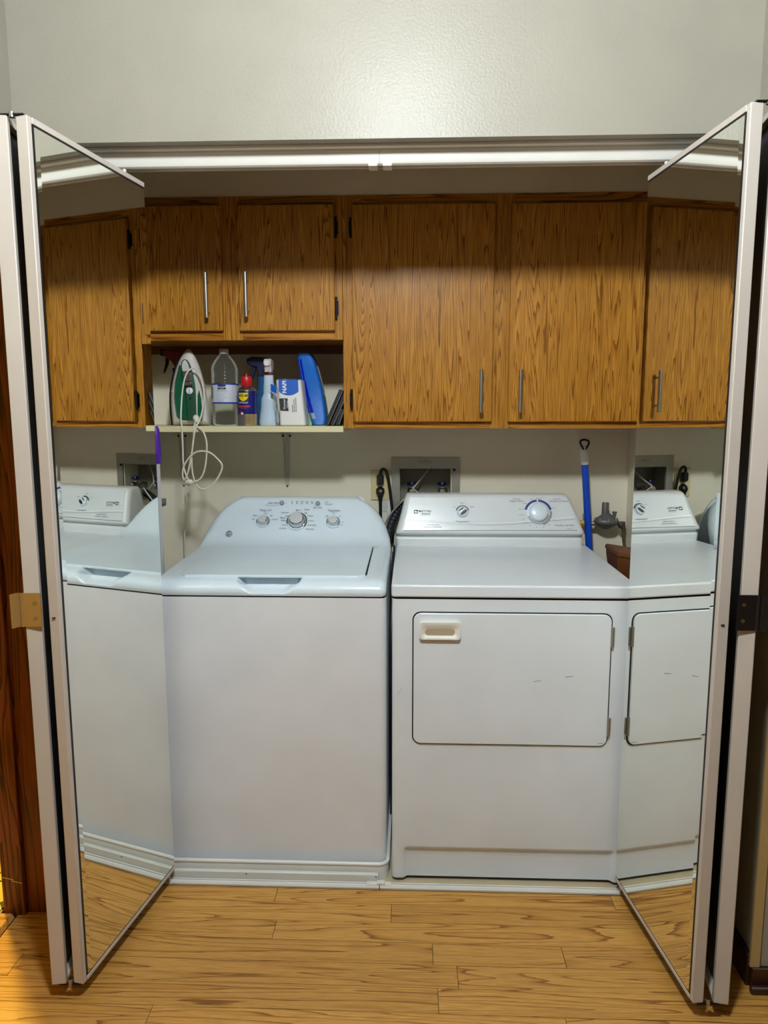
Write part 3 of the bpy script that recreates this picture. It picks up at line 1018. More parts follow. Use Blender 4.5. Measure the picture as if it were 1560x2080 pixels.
dtext(.566, 1.0790, 'Auto Dry', .0072, print_g)
dtext(.572, 1.0715, 'Wrinkle Free Fabrics', .0080, print_g)
dtext(.585, .9890, 'Time Dry / Air Fluff', .0082, print_g)
dtext(.606, .9775, 'Gas Dryer', .0045, print_g)
for a, t in ((165, 'More Dry'), (140, 'Normal'), (112, 'Less'), (85, 'More Dry'), (20, 'Damp'), (188, 'Damp Dry'), (206, 'Off'), (222, 'Press Care'), (240, '70'), (262, '60'), (285, '40'), (308, '20'), (332, 'Off')):
    r_ = .058
    dtext(.496 + r_ * math.cos(math.radians(a)) * 1.05, 1.031 + r_ * math.sin(math.radians(a)) * .86, t, .0048, print_g)
dtext(.115, .9890, 'Commercial Quality', .0060, print_g)
dtext(.115, .9815, 'Heavy Duty Gentle Cycles', .0060, print_g)
# maker's mark: a bold square and two lines
q = [(.0470, 1.0275), (.0610, 1.0275), (.0610, 1.0395), (.0470, 1.0395)]
qi = [(.0492, 1.0298), (.0588, 1.0298), (.0588, 1.0350), (.0492, 1.0378)]
B().add([tuple(dpt(x, z, .0021)) for x, z in q + qi], [(0, 1, 5, 4), (1, 2, 6, 5), (2, 3, 7, 6), (3, 0, 4, 7)]).build('emblem', print_k, cp)
dtext(.0640, 1.0350, 'MAYTAG', .0112, print_k, 'LEFT')
dtext(.0740, 1.0265, 'Performa', .0082, print_k, 'LEFT', .3)
B().box(.070, .107, dpt(0, 1.0222).y - .0025, dpt(0, 1.0222).y - .0021, 1.0220, 1.0224).build('underline', print_g, cp)

# ------------------------------------------------------------------ things on the shelf
# steam iron
IY = .505
ir = thing('steam_iron', (-.735, IY + .03, SZ), 'white and green steam iron standing on its heel on the shelf', 'iron', spot=(-0.7613, 0.6198, 1.3458))
out = [(-.799, 1.3480), (-.803, 1.400), (-.802, 1.457), (-.794, 1.500), (-.781, 1.543), (-.765, 1.578), (-.748, 1.602), (-.7365, 1.611), (-.726, 1.605), (-.712, 1.585), (-.697, 1.548), (-.684, 1.500), (-.676, 1.450), (-.671, 1.400), (-.6695, 1.3480)]
ctr = (-.735, 1.44)


def scaled(pts, k, dx=0, dz=0, zmin=None):
    r_ = [(ctr[0] + (x - ctr[0]) * k + dx, ctr[1] + (z - ctr[1]) * k + dz) for x, z in pts]
    return [(x, max(z, zmin)) for x, z in r_] if zmin else r_


sm = [tuple(v) for v in catmull(out, 4)]
B().prism([(x - .004, z) for x, z in scaled(sm, 1.0, 0, 0, 1.3478)], XZ, IY + .050, IY + .058).build('soleplate', mat('sole_dark', (40, 36, 34), .3, .6), ir, smooth=30)
rg = [[(x + .002, IY + .0495, z) for x, z in sm], [(x, IY + .036, z) for x, z in scaled(sm, .985, .006, 0, 1.3478)], [(x, IY + .024, z) for x, z in scaled(sm, .94, .010, 0, 1.3478)], [(x, IY + .014, z) for x, z in scaled(sm, .84, .012, 0, 1.3478)]]
B().loft(rg).build('shell', mat('iron_white', (222, 218, 212), .3), ir, smooth=50)
tank = [(-.788, 1.400), (-.7915, 1.440), (-.788, 1.480), (-.778, 1.520), (-.765, 1.556), (-.752, 1.540), (-.735, 1.500), (-.722, 1.450), (-.715, 1.400), (-.714, 1.366), (-.776, 1.366)]
tk = [(u + .010, v_) for u, v_ in catmull(tank + [tank[0]], 3)][:-1]
tc = (-.742, 1.45)
B().loft([[(x, IY + .034, z) for x, z in tk], [(tc[0] + (x - tc[0]) * .97, IY + .016, tc[1] + (z - tc[1]) * .98) for x, z in tk], [(tc[0] + (x - tc[0]) * .78, IY + .007, tc[1] + (z - tc[1]) * .88) for x, z in tk]]).build('water_tank', green_t, ir, smooth=50)
B().box(-.786, -.779, IY + .0085, IY + .0120, 1.4645, 1.4660).build('fill_mark', print_w, ir)
tank2 = [(-.692, 1.366), (-.690, 1.400), (-.692, 1.440), (-.698, 1.470), (-.704, 1.450), (-.706, 1.400), (-.706, 1.366)]
B().loft([[(x + .008, IY + .034, z) for x, z in tank2], [(x + .008, IY + .013, z) for x, z in tank2]]).build('water_tank', green_t, ir, smooth=40)
hd = [(-.729, 1.366), (-.730, 1.42), (-.734, 1.47), (-.742, 1.515), (-.746, 1.540), (-.742, 1.562), (-.732, 1.572), (-.722, 1.564), (-.714, 1.545), (-.706, 1.51), (-.702, 1.47), (-.702, 1.42), (-.703, 1.366)]
hs_ = [tuple(v) for v in catmull(hd, 3)]
B().prism(hs_, XZ, IY - .006, IY + .030).build('handle', mat('iron_green_grip', (34, 82, 52), .4), ir, smooth=40, bevel=.005, seg=3)
hd2 = [(-.7385, 1.530), (-.741, 1.548), (-.736, 1.564), (-.729, 1.5685), (-.721, 1.560), (-.716, 1.544), (-.715, 1.530)]
B().prism([tuple(v) for v in catmull(hd2, 3)], XZ, IY - .010, IY - .004).build('spray_button', mat('iron_white2', (214, 212, 206), .3), ir, bevel=.003)
for z0, z1, nm in ((1.497, 1.527, 'steam_button'), (1.484, 1.4955, 'slide_switch')):
    B().prism(rrect(-.7345, -.7085, z0, z1, .005), XZ, IY - .013, IY - .004).build(nm, steel, ir, smooth=40, bevel=.002)
B().box(-.7365, -.7075, IY - .0115, IY - .004, 1.4795, 1.4838).build('band', seam, ir)
B().lathe([(.0115, 0), (.0112, .004), (.009, .005)], (-.7170, IY - .0055, 1.466), (0, -1, 0), 24).build('dial', print_w, ir, smooth=40)
B().box(-.7177, -.7163, IY - .0113, IY - .0105, 1.456, 1.476).build('dial_mark', navy, ir)
B().lathe([(.0035, 0), (.003, .001)], (-.7160, IY - .0058, 1.440), (0, -1, 0), 12).build('light', seam, ir)
B().lathe([(.002, 0), (.009, .003), (.0115, .010), (.0105, .018), (.006, .024), (.004, .030)], (-.7020, IY + .002, 1.3830), (.35, -.6, -1), 20).build('cord_guard', mat('iron_white3', (226, 222, 214), .35), ir, smooth=60)
# its cord, path points worked back from image pixels
cordA = [(-.696, .480, 1.362), (-.690, .446, 1.345), (-.693, .438, 1.292), (-.709, .435, 1.209), (-.726, .435, 1.168), (-.732, .435, 1.193), (-.718, .432, 1.229), (-.681, .428, 1.262), (-.639, .428, 1.262), (-.610, .430, 1.239), (-.596, .432, 1.216), (-.607, .434, 1.185), (-.638, .436, 1.146), (-.672, .438, 1.138), (-.693, .440, 1.163), (-.701, .440, 1.218), (-.695, .439, 1.284), (-.683, .440, 1.341), (-.672, .458, 1.372),
         (-.668, .478, 1.406), (-.664, .486, 1.454), (-.672, .488, 1.502), (-.688, .488, 1.536), (-.707, .488, 1.538), (-.727, .488, 1.512), (-.739, .486, 1.454), (-.740, .466, 1.380), (-.730, .440, 1.345), (-.728, .436, 1.283), (-.728, .436, 1.218), (-.717, .436, 1.176), (-.701, .436, 1.161)]
cordB = [(-.692, .462, 1.356), (-.674, .440, 1.342), (-.655, .432, 1.328), (-.645, .430, 1.292), (-.648, .430, 1.243), (-.656, .430, 1.202), (-.671, .430, 1.173), (-.693, .431, 1.162), (-.708, .432, 1.162)]
cordC = [(-.703, .434, 1.162), (-.735, .52, 1.150), (-.785, .68, 1.128), (-.806, .70, 1.115), (-.807, .70, 1.077), (-.812, .70, 1.021), (-.818, .70, .946), (-.821, .70, .800), (-.822, .70, .5)]
B().tube(cordA, .0030, 8, 6).build('cord', cordw, ir, smooth=60)
B().tube(cordB, .0030, 8, 6).build('cord', cordw, ir, smooth=60)
B().tube(cordC, .0028, 8, 6).build('cord', cordw, ir, smooth=60)
B().lathe([(.004, 0), (.009, .004), (.0095, .020), (.006, .026)], (-.722, .428, 1.160), (1, 0, .1), 14).build('plug', cordw, ir, smooth=50)

# trigger bottle behind the iron
tr = thing('trigger_bottle', (-.795, .66, SZ), 'white bottle with a red and black trigger head half hidden behind the iron', 'spray bottle', spot=(-0.8233, 0.7490, 1.3458))
B().lathe([(.034, 0.0003), (.037, .004), (.038, .06), (.034, .10), (.022, .13), (.0145, .16), (.0145, .185)], (-.790, .665, SZ), (-.10, 0, 1), 28, .75).build('body', mat('bottle_white', (222, 220, 214), .4), tr, smooth=50)
B().cyl((-.808, .665, 1.524), (-.811, .665, 1.552), .0165, 20).build('collar', seam, tr, smooth=40)
B().prism([(-.858, 1.597), (-.856, 1.617), (-.780, 1.610), (-.780, 1.575), (-.815, 1.553), (-.828, 1.575), (-.850, 1.590)], XZ, .652, .678).build('head', dkred, tr, bevel=.004)
B().prism([(-.869, 1.596), (-.868, 1.618), (-.852, 1.618), (-.850, 1.592)], XZ, .655, .675).build('nozzle', seam, tr, bevel=.003)
B().prism([(-.850, 1.590), (-.838, 1.588), (-.842, 1.565), (-.853, 1.540), (-.862, 1.532), (-.858, 1.545), (-.852, 1.568)], XZ, .659, .671).build('trigger', seam, tr, bevel=.002)

# water bottle
wbx, wby = -.606, .540
wbo = thing('water_bottle', (wbx, wby, SZ), 'clear ribbed plastic water bottle with a white and blue label', 'bottle', spot=(-0.6279, 0.6250, 1.3458))
pr = [(.038, .0005), (.044, .004), (.0455, .010)]
for k in range(5):
    z = .014 + k * .0115
    pr += [(.0455, z), (.0440, z + .004), (.0440, z + .006), (.0455, z + .010)]
pr += [(.0455, .074), (.0445, .076), (.0445, .142), (.0455, .144)]
for k in range(4):
    z = .147 + k * .0105
    pr += [(.0455, z), (.0442, z + .003), (.0442, z + .006), (.0455, z + .0095)]
pr += [(.0450, .192), (.042, .205), (.034, .220), (.023, .234), (.0150, .241), (.0145, .247)]
B().lathe(pr, (wbx, wby, SZ), seg=40, cap=False).build('bottle_body', bottle_m, wbo, smooth=50)
B().lathe([(.0165, .2435), (.0165, .2575), (.0150, .2600)], (wbx, wby, SZ), seg=30).build('cap', mat('cap_white', (196, 190, 182), .4), wbo, smooth=40)
lb = B().lathe([(.0450, .0765), (.0450, .1415)], (wbx, wby, SZ), seg=48, cap=False).build('label_band', mat('label_white', (216, 220, 228), .45), wbo, smooth=60)
for z0, z1 in ((.0755, .0800), (.1385, .1430)):
    B().lathe([(.0453, z0), (.0453, z1)], (wbx, wby, SZ), seg=48, cap=False).build('label_stripe', mat('stripe_blue', (30, 58, 168), .4), lb, smooth=60)


def cylmap(cx, cy, r, x0, z0):
    def fn(u, v):
        a = (u + x0) / r
        return (cx + r * math.sin(a), cy - r * math.cos(a), z0 + v)
    return fn


def cpatch(parent, cx, cy, r, x0, x1, z0, z1, name, M, rad=0, n=10):
    b = B()
    f_ = cylmap(cx, cy, r, 0, 0)
    b.grid([[f_(x0 + (x1 - x0) * k / n, z) for z in (z0, z1)] for k in range(n + 1)])
    return b.build(name, M, parent, smooth=60, fixn=False)


cpatch(lb, wbx, wby, .0456, -.014, .014, SZ + .123, SZ + .1385, 'label_patch', print_k)
text(lb, 'Essential', .0078, cylmap(wbx, wby, .0460, 0, SZ + .131), print_w, shear=.3)
text(lb, 'EVERYDAY', .0030, cylmap(wbx, wby, .0460, 0, SZ + .1260), print_w)
text(lb, 'DISTILLED WATER', .0044, cylmap(wbx, wby, .0458, 0, SZ + .1175), print_b)
for k in range(6):
    cpatch(lb, wbx, wby, .0456, -.020, .020 - .006 * (k % 3), SZ + .1105 - k * .0046, SZ + .1113 - k * .0046, 'label_line', mat('pale_blue_ink', (150, 172, 216), .5))
text(lb, '1 GAL (3.78 L)', .0040, cylmap(wbx, wby, .0458, -.005, SZ + .0830), print_b)
cpatch(lb, wbx, wby, .0456, -.064, -.042, SZ + .092, SZ + .134, 'label_patch', print_k)

# lubricant spray can
kx, ky, kr = -.5215, .500, .0325
can = thing('aerosol_can', (kx, ky, SZ), 'blue and yellow aerosol can with a red cap on the shelf', 'spray can', spot=(-0.5405, 0.5836, 1.3458))
B().lathe([(.0310, .0004), (.0325, .003), (.0325, .040)], (kx, ky, SZ), seg=40).build('lower_band', goldish, can, smooth=50)
B().lathe([(.0325, .0402), (.0325, .112), (.0318, .116)], (kx, ky, SZ), seg=40).build('can_body', mat('can_navy', (16, 20, 104), .3), can, smooth=50)
B().lathe([(.0318, .1162), (.0335, .1175), (.0330, .1190), (.028, .126), (.021, .131), (.0185, .133)], (kx, ky, SZ), seg=40).build('dome', steel, can, smooth=50)
B().lathe([(.0185, .1332), (.0190, .1340), (.0185, .162), (.0165, .166)], (kx, ky, SZ), seg=32).build('cap', red, can, smooth=50)
B().lathe([(.0080, .166), (.0078, .172), (.0060, .175)], (kx, ky, SZ), seg=20).build('nozzle', dkred, can, smooth=50)
shd = []
for k in range(19):
    x = -.024 + .036 * k / 18
    t = (x + .006) / .018
    shd.append([cylmap(kx, ky, kr + .0005, 0, 0)(x, SZ + z) for z in (.0825 + .014 * t * t, .1105)])
B().grid(shd).build('shield', yellow, can, smooth=60, fixn=False)
text(can, 'WD-40', .0125, cylmap(kx, ky, kr + .0009, -.006, SZ + .1010), seam, wide=.92, bold=.035)
text(can, 'SPECIALIST', .0068, cylmap(kx, ky, kr + .0006, -.006, SZ + .0775), print_w)
text(can, 'PENETRANT', .0088, cylmap(kx, ky, kr + .0006, -.006, SZ + .0650), orange, bold=.03)
text(can, 'FAST-ACTING', .0035, cylmap(kx, ky, kr + .0006, -.006, SZ + .0580), orange)
b = B()
f_ = cylmap(kx, ky, kr + .0007, -.012, SZ + .042)
b.add([f_(.0085 * math.cos(2 * PI * k / 24), .0085 * math.sin(2 * PI * k / 24)) for k in range(24)], [tuple(range(24))]).build('round_badge', dkred, can, fixn=False)
b = B()
f_ = cylmap(kx, ky, kr + .0011, -.011, SZ + .042)
b.add([f_(.0045 * math.cos(2 * PI * k / 16), .0045 * math.sin(2 * PI * k / 16)) for k in range(16)], [tuple(range(16))]).build('badge_mark', print_w, can, fixn=False)
cpatch(can, kx, ky, kr + .0005, -.040, -.001, SZ + .0022, SZ + .040, 'lower_panel', mat('can_grey', (120, 116, 116), .35, .4))
for x in (.004, .009, .014):
    cpatch(can, kx, ky, kr + .0006, x, x + .0009, SZ + .006, SZ + .034, 'print_line', mat('ink_brown', (110, 86, 56), .5), n=2)

# dark blue trigger bottle behind the can
bb_ = thing('trigger_bottle', (-.480, .60, SZ), 'blue bottle with a dark blue trigger head behind the aerosol can', 'spray bottle', spot=(-0.4976, 0.6870, 1.3458))
B().lathe([(.030, .0004), (.032, .004), (.032, .10), (.028, .118), (.0235, .125), (.0235, .170)], (-.480, .600, SZ), seg=28, sy=.8).build('body', teal, bb_, smooth=50)
B().prism([(-.540, 1.562), (-.541, 1.578), (-.520, 1.586), (-.458, 1.582), (-.452, 1.565), (-.458, 1.515), (-.502, 1.515), (-.506, 1.548), (-.524, 1.552)], XZ, .585, .617).build('head', navy_dk, bb_, bevel=.005, seg=3)
B().prism([(-.520, 1.552), (-.511, 1.552), (-.514, 1.525), (-.522, 1.505), (-.527, 1.508)], XZ, .594, .608).build('trigger', navy_dk, bb_, bevel=.002)

# pale spray bottle
sx, sy_ = -.4465, .512
sb = thing('spray_bottle', (sx, sy_, SZ), 'pale blue spray bottle with a white nozzle and red collar', 'spray bottle', spot=(-0.4690, 0.6180, 1.3458))
B().lathe([(.033, .0004), (.0355, .004), (.0358, .016), (.032, .040), (.0285, .065), (.0275, .085), (.0270, .094), (.0205, .106), (.0195, .112), (.0200, .114), (.0190, .128), (.0193, .130), (.0172, .146), (.0165, .170), (.0165, .172)], (sx, sy_, SZ), seg=36, sy=.72).build('body', lightblue, sb, smooth=50)
B().lathe([(.0172, .1722), (.0172, .1790)], (sx, sy_, SZ), seg=28, sy=.85).build('collar', dkred, sb, smooth=40)
B().prism([(.500, 1.5268), (.528, 1.5268), (.545, 1.548), (.545, 1.570), (.500, 1.574), (.488, 1.566), (.489, 1.552), (.497, 1.545)], YZ, sx - .0125, sx + .0125).build('head', mat('head_white', (226, 214, 210), .35), sb, bevel=.004, seg=3)
B().cyl((sx, .4885, 1.5605), (sx, .4800, 1.5580), .0098, 20).build('nozzle', print_w, sb, smooth=40)
B().prism([(.490, 1.549), (.496, 1.5485), (.492, 1.534), (.486, 1.527), (.483, 1.529)], YZ, sx - .006, sx + .006).build('trigger', mat('trigger_grey', (186, 184, 180), .4), sb, bevel=.0015)

# napkin pack
nx0, nx1, ny0, ny1 = -.409, -.321, .462, .560
nk = thing('napkin_pack', (-.365, .51, SZ), 'white napkin pack with a blue wrapper band and black square', 'napkin pack', spot=(-0.3787, 0.5939, 1.3458))
rings = []
for t, z in ((0, .0005), (.03, .004), (.25, .040), (.5, .080), (.75, .120), (.95, .151), (1, .155)):
    gx = -.006 * t + .003 * math.sin(t * PI)
    e = .004 if z in (.0005,) else (.006 if z > .154 else 0)
    rings.append([(x, y, SZ + z) for x, y in rrect(nx0 + .004 * (1 - t) - .004 * t + e + gx, nx1 + .004 - .016 * t - e, ny0 + e + .012 * t, ny1 - e, .010, 4)])
B().loft(rings).build('pack', napwhite, nk, smooth=50)
ptn = lambda u, z: (u - .006 * (z / .155), ny0 + .012 * (z / .155) - .0018, SZ + z)
b = B()
lab = []
for k in range(17):
    u = -.402 + .066 * k / 16
    t = (u + .369) / .033
    lab.append([ptn(u, .102 + .013 * t * t), ptn(u, .152), (ptn(u, .155)[0], ny0 + .022, SZ + .1562), (ptn(u, .155)[0], ny0 + .060, SZ + .1560)])
B().grid(lab).build('wrapper_band', mat('label_blue', (20, 92, 196), .35), nk, smooth=60, fixn=False)
cN = Vector(ptn(-.383, .1090)) + Vector((0, -.0008, 0))
text(nk, 'NAPKINS', .0190, lambda u, v: (cN.x - v, cN.y + u * .077, cN.z + u) if u < .043 else (cN.x - v, ny0 + .020 + (u - .043), SZ + .1566), print_w, 'LEFT', bold=.03)
cq = [(-.400, .052), (-.372, .050), (-.374, .092), (-.402, .092)]
B().add([tuple(Vector(ptn(*q)) + Vector((0, -.0004, 0))) for q in cq], [(0, 1, 2, 3)]).build('label_patch', print_k, nk, fixn=False)
text(nk, 'Essential', .0095, lambda u, v: (-.388 - v, ptn(0, .072 + u)[1] - .0009, SZ + .072 + u), print_w, shear=.3)
text(nk, 'EVERYDAY', .0050, lambda u, v: (-.378 - v, ptn(0, .072 + u)[1] - .0009, SZ + .072 + u), print_w)
for k, ln in enumerate((.026, .042, .048)):
    u = -.360 + k * .0060
    for j in range(int(ln / .006)):
        z = .048 + j * .006
        B().add([tuple(Vector(ptn(*q)) + Vector((0, -.0004, 0))) for q in ((u, z), (u + .0028, z), (u + .0028, z + .0042), (u, z + .0042))], [(0, 1, 2, 3)]).build('print_line', print_g, nk, fixn=False)
# loose clear wrap at its side
b = B()
wr = []
for k in range(8):
    t = k / 7
    z = SZ + .004 + .125 * t
    bul = .006 + .010 * math.sin(t * PI * .9) ** 2
    wr.append([(nx0 - .002 - bul * s_ + .004 * math.sin(9 * t + 5 * s_), ny0 + .006 + .012 * math.sin(s_ * PI / 2) * (.5 + .5 * t) + .003 * math.sin(14 * t), z + .010 * s_ * (1 - t)) for s_ in (0, .35, .7, 1)])
b.grid(wr).build('loose_wrap', wrap_m, nk, smooth=40)
b = B()
b.grid([[(nx0 - .006 - .020 * s_ + .003 * math.sin(3 * k), ny0 + .008 + .006 * s_, SZ + .108 + .024 * k / 5 + .008 * s_) for s_ in (0, .5, 1)] for k in range(6)])
b.build('wrap_print', mat('label_blue', (20, 92, 196), .35), nk, smooth=40)

# tall blue packet leaning
pk = thing('wipes_packet', (-.293, .53, SZ), 'tall shiny bright blue packet leaning beside the napkins', 'packet', spot=(-0.3035, 0.6766, 1.3458))
rings = []
side = []
rside = []
for k in range(13):
    t = k / 12
    z = SZ + .003 + .243 * t
    cxp = -.284 - .030 * t - .014 * math.sin(t * PI) * (-1) * 0 - .018 * t * (t > .0)
    hwp = .022 + .012 * math.sin(PI * min(1, t * .95 + .03)) ** .6
    if k in (0, 12):
        hwp *= .82
    y0_, y1_ = .490 + .012 * math.sin(t * 4), .580
    ring = rrect(cxp - hwp, cxp + hwp, y0_, y1_, .012, 4)
    rings.append([(x, y, z) for x, y in ring])
    side.append([(cxp - hwp - .0006, y0_ + .012, z), (cxp - hwp + .0036, y0_ + .0030, z), (cxp - hwp + .012, y0_ - .0008, z), (cxp - hwp + .021 - .006 * t, y0_ - .0008, z)])
    rside.append([(cxp + hwp + .0007, y0_ + .020, z), (cxp + hwp + .0007, y1_ - .015, z)])
B().loft(rings).build('wrapper', packblue, pk, smooth=50)
B().grid(side[1:12]).build('side_panel', packnavy, pk, smooth=60)
B().grid(rside[6:11]).build('side_label', print_w, pk, smooth=60)
B().grid(rside[1:6]).build('side_print', mat('leaf_green', (50, 130, 40), .4), pk, smooth=60)
B().grid(side[1:3]).build('foot_label', print_w, pk, smooth=60)
gp = thing('green_packet', (-.318, .59, SZ), 'small pale green packet wedged between the napkin pack and the blue packet', 'packet', spot=(-0.3301, 0.6767, 1.3458))
B().loft([[(x, y, SZ + z) for x, y in rrect(-.3300 + a, -.3085 - a, .568, .584, .006, 3)] for z, a in ((.0005, .004), (.006, 0), (.06, .001), (.075, .004))]).build('pouch', packgreen, gp, smooth=50)
rd = tag(B().lathe([(.010, 0), (.011, .004), (.011, .150), (.0085, .156)], (-.385, .780, 1.3458), seg=18).build('small_bottle', dkred, smooth=50), 'dark red bottle top peeping out behind the napkin pack', 'bottle')

# black panels leaning on the cabinet side
for k, (xb, lab, sp) in enumerate(((-.2570, 'black flat tray leaning next to the blue packet, foremost of three', (-0.2670, 0.6043, 1.3458)), (-.2385, 'middle one of three black flat trays leaning at the shelf end', (-0.2479, 0.6043, 1.3458)), (-.2195, 'black flat tray against the cabinet side, last of three', (-0.2293, 0.6043, 1.3458)))):
    t_ = thing('flat_tray', (xb, .52, SZ), lab, 'tray', 'black trays leaning at the shelf end', sp)
    L_, tk_, an = (.128, .122, .058)[k], .0125, math.radians((24, 24, 20)[k])
    b = B().box(xb, xb + tk_, .470 + .004 * k, .600, SZ + .0006, SZ + L_)
    b.rot((xb + tk_, 0, SZ + .0006), 'Y', an)
    b.build('tray_body', blacktray, t_, bevel=.0015)
    b = B().box(xb + tk_ - .0006, xb + tk_ + .0008, .4693 + .004 * k, .4712 + .004 * k, SZ + .004, SZ + L_ - .001)
    b.rot((xb + tk_, 0, SZ + .0006), 'Y', an)
    b.build('bright_edge', mat('edge_grey', (150, 146, 144), .4), t_)

# ------------------------------------------------------------------ things on the closet wall
wo = thing('washer_outlet_box', (.09, YB, 1.0), 'galvanised wall box with two water valves above the dryer', 'outlet box', spot=(0.0918, 0.8524, 0.9865))
fx0, fx1, fz0, fz1 = -.038, .220, .985, 1.224
b = B().box(fx0, fx1, YB - .006, YB - .0005, bz1, fz1).box(fx0, bx0, YB - .006, YB - .0005, fz0, bz1).box(bx1, fx1, YB - .006, YB - .0005, fz0, bz1).box(bx0, bx1, YB - .006, YB - .0005, fz0, bz0)
b.build('flange', galv, wo)
b = B().box(bx0 + .0005, bx0 + .002, YB - .002, YB + .085, bz0 + .0005, bz1 - .0005).box(bx1 - .002, bx1 - .0005, YB - .002, YB + .085, bz0 + .0005, bz1 - .0005)
b.box(bx0 + .002, bx1 - .002, YB + .083, YB + .085, bz0 + .0005, bz1 - .0005).box(bx0 + .002, bx1 - .002, YB - .002, YB + .083, bz1 - .002, bz1 - .0005).box(bx0 + .002, bx1 - .002, YB - .002, YB + .083, bz0 + .0005, bz0 + .002)
b.build('recess', galv_d, wo)
for x in (fx0 + .024, fx1 - .022):
    B().cyl((x, YB - .0075, 1.178), (x, YB - .0055, 1.178), .005, 14).build('screw', steel if x < .1 else seam, wo, smooth=40)
for z, t in ((1.213, 'IPS'), (1.2065, 'WATER BOX')):
    text(wo, t, .0085, (lambda zz: lambda u, v: (.088 + u, YB - .0064, zz + v))(z), mat('stamp', (120, 118, 104), .5, .5))
for x in (.040, .155):
    v = B().cyl((x, YB + .030, 1.060), (x, YB + .030, 1.110), .009, 14).cyl((x, YB + .030, 1.085), (x, YB + .083, 1.085), .010, 14).build('valve', galv, wo, smooth=40)
    hb = B()
    for k in range(4):
        a = PI / 4 + k * PI / 2
        hb.cyl((x, YB + .030, 1.122), (x + .022 * math.cos(a), YB + .030 + .014 * math.sin(a), 1.122), .0055, 10)
    hb.lathe([(.011, 1.114), (.012, 1.122), (.009, 1.129)], (x, YB + .030, 0), seg=16)
    hb.build('valve_handle', navy_dk, v, smooth=40)
    B().lathe([(.0135, 0), (.0135, .014), (.0105, .020), (.0105, .0215)], (x, YB + .022, 1.094), (-.0, -1, .05), 20).build('hose_coupling', steel, v, smooth=40)
    B().lathe([(.008, 0), (.006, .001)], (x, YB + .0002, 1.0952), (0, -1, .05), 16).build('coupling_core', galv_d, v)
B().tube([(.110, YB + .06, 1.186), (.075, YB + .04, 1.140), (.048, YB + .012, 1.112), (.046, YB + .004, 1.104), (.062, YB + .010, 1.090), (.076, YB + .02, 1.075)], .0035, 8, 5).build('drip_tube', mat('tube_grey', (186, 182, 168), .4), wo, smooth=60)

# duplex outlet and two plugged cords
ot = thing('wall_outlet', (-.080, YB, 1.12), 'ivory duplex wall outlet with two black plugs in it', 'outlet', spot=(-0.0840, 0.8524, 1.1106))
B().box(-.1150, -.0450, YB - .0055, YB - .0005, 1.0625, 1.1765).build('cover_plate', ivory, ot, bevel=.003)
for z in (1.139, 1.100):
    B().prism(rrect(-.0965, -.0635, z - .0145, z + .0145, .012), XZ, YB - .0075, YB - .0055).build('socket', ivory, ot, bevel=.001)
B().cyl((-.080, YB - .0068, 1.1195), (-.080, YB - .0054, 1.1195), .003, 10).build('screw', steel, ot)
pc = thing('power_cord', (-.08, YB - .01, 1.139), 'black power cord arching out of the upper outlet socket', 'power cord', spot=(-0.0840, 0.8421, 1.1302))
B().loft([[(x, y, z) for x, z in rrect(-.080 - a, -.080 + a, 1.139 - b_, 1.139 + c_, .006, 4)] for y, a, b_, c_ in ((YB - .008, .0135, .0165, .020), (YB - .020, .0135, .0165, .022), (YB - .030, .009, .012, .020))]).build('plug', black, pc, smooth=40)
B().tube([(-.080, YB - .022, 1.158), (-.078, YB - .026, 1.172), (-.070, YB - .028, 1.182), (-.058, YB - .028, 1.176), (-.050, YB - .026, 1.150), (-.044, YB - .022, 1.110), (-.038, YB - .020, 1.060), (-.034, YB - .02, 1.01), (-.033, YB - .02, .90)], .0056, 10, 6).build('cable', black, pc, smooth=60)
pc = thing('power_cord', (-.08, YB - .01, 1.10), 'black power cord hanging straight down from the lower outlet socket', 'power cord', spot=(-0.0840, 0.8421, 1.0899))
B().loft([[(-.080 + a * math.cos(2 * PI * k / 16), y, z + b_ * math.sin(2 * PI * k / 16)) for k in range(16)] for y, a, b_, z in ((YB - .008, .0165, .0160, 1.099), (YB - .018, .0165, .0160, 1.098), (YB - .026, .013, .013, 1.094), (YB - .030, .006, .008, 1.090))]).build('plug', black, pc, smooth=50)
B().lathe([(.0130, 0), (.0085, .018), (.0060, .034), (.0058, .19)], (-.080, YB - .018, 1.092), (.012, -.02, -1), 14).build('cable', black, pc, smooth=50)

ps = tag(B().prism([(-.087, 1.056), (-.070, 1.059), (-.044, 1.063), (-.041, .950), (-.084, .940)], XZ, .8485, .8497).build('paper_tag', paper), 'printed paper tag on the wall between washer and dryer', 'paper tag')
for k in range(9):
    z = 1.060 - k * .0055
    B().box(-.082, -.059, .8479, .8483, z - .012, z - .0108).build('print_line', print_g, ps)
B().box(-.0570, -.0562, .8479, .8483, .98, 1.058).build('print_line', print_k, ps)

# hoses between the machines
hz = tag(B().tube([(-.060, .785, .30), (-.058, .785, .60), (-.056, .785, .86), (-.046, .788, .945), (-.024, .792, 1.000), (.004, .796, 1.040), (.040, .798, 1.062)], lambda t: .0155 + .0011 * math.sin(t * 420), 12, 26).build('drain_hose', hose_m, smooth=50), 'dark corrugated drain hose in the gap beside the dryer console', 'hose')
tag(B().tube([(-.090, .770, .85), (-.066, .770, .955), (-.040, .770, 1.008), (.000, .770, 1.054), (.030, .775, 1.085)], .0038, 8, 6).build('supply_pipe', galv, smooth=60), 'thin grey pipe rising diagonally behind the dryer console', 'pipe')
for k, (x, y, lab) in enumerate(((-.0258, .30, 'dark water hose hanging in the gap, nearer the front'), (-.0252, .42, 'dark water hose hanging in the gap, farther back'))):
    tag(B().tube([(x, y, .06), (x + .001, y + .02, .35), (x - .001, y + .01, .62), (x, y + .12, .80), (x, y + .26, .90)], .0042, 8, 6).build('water_hose', hose_m, smooth=60), lab, 'hose')

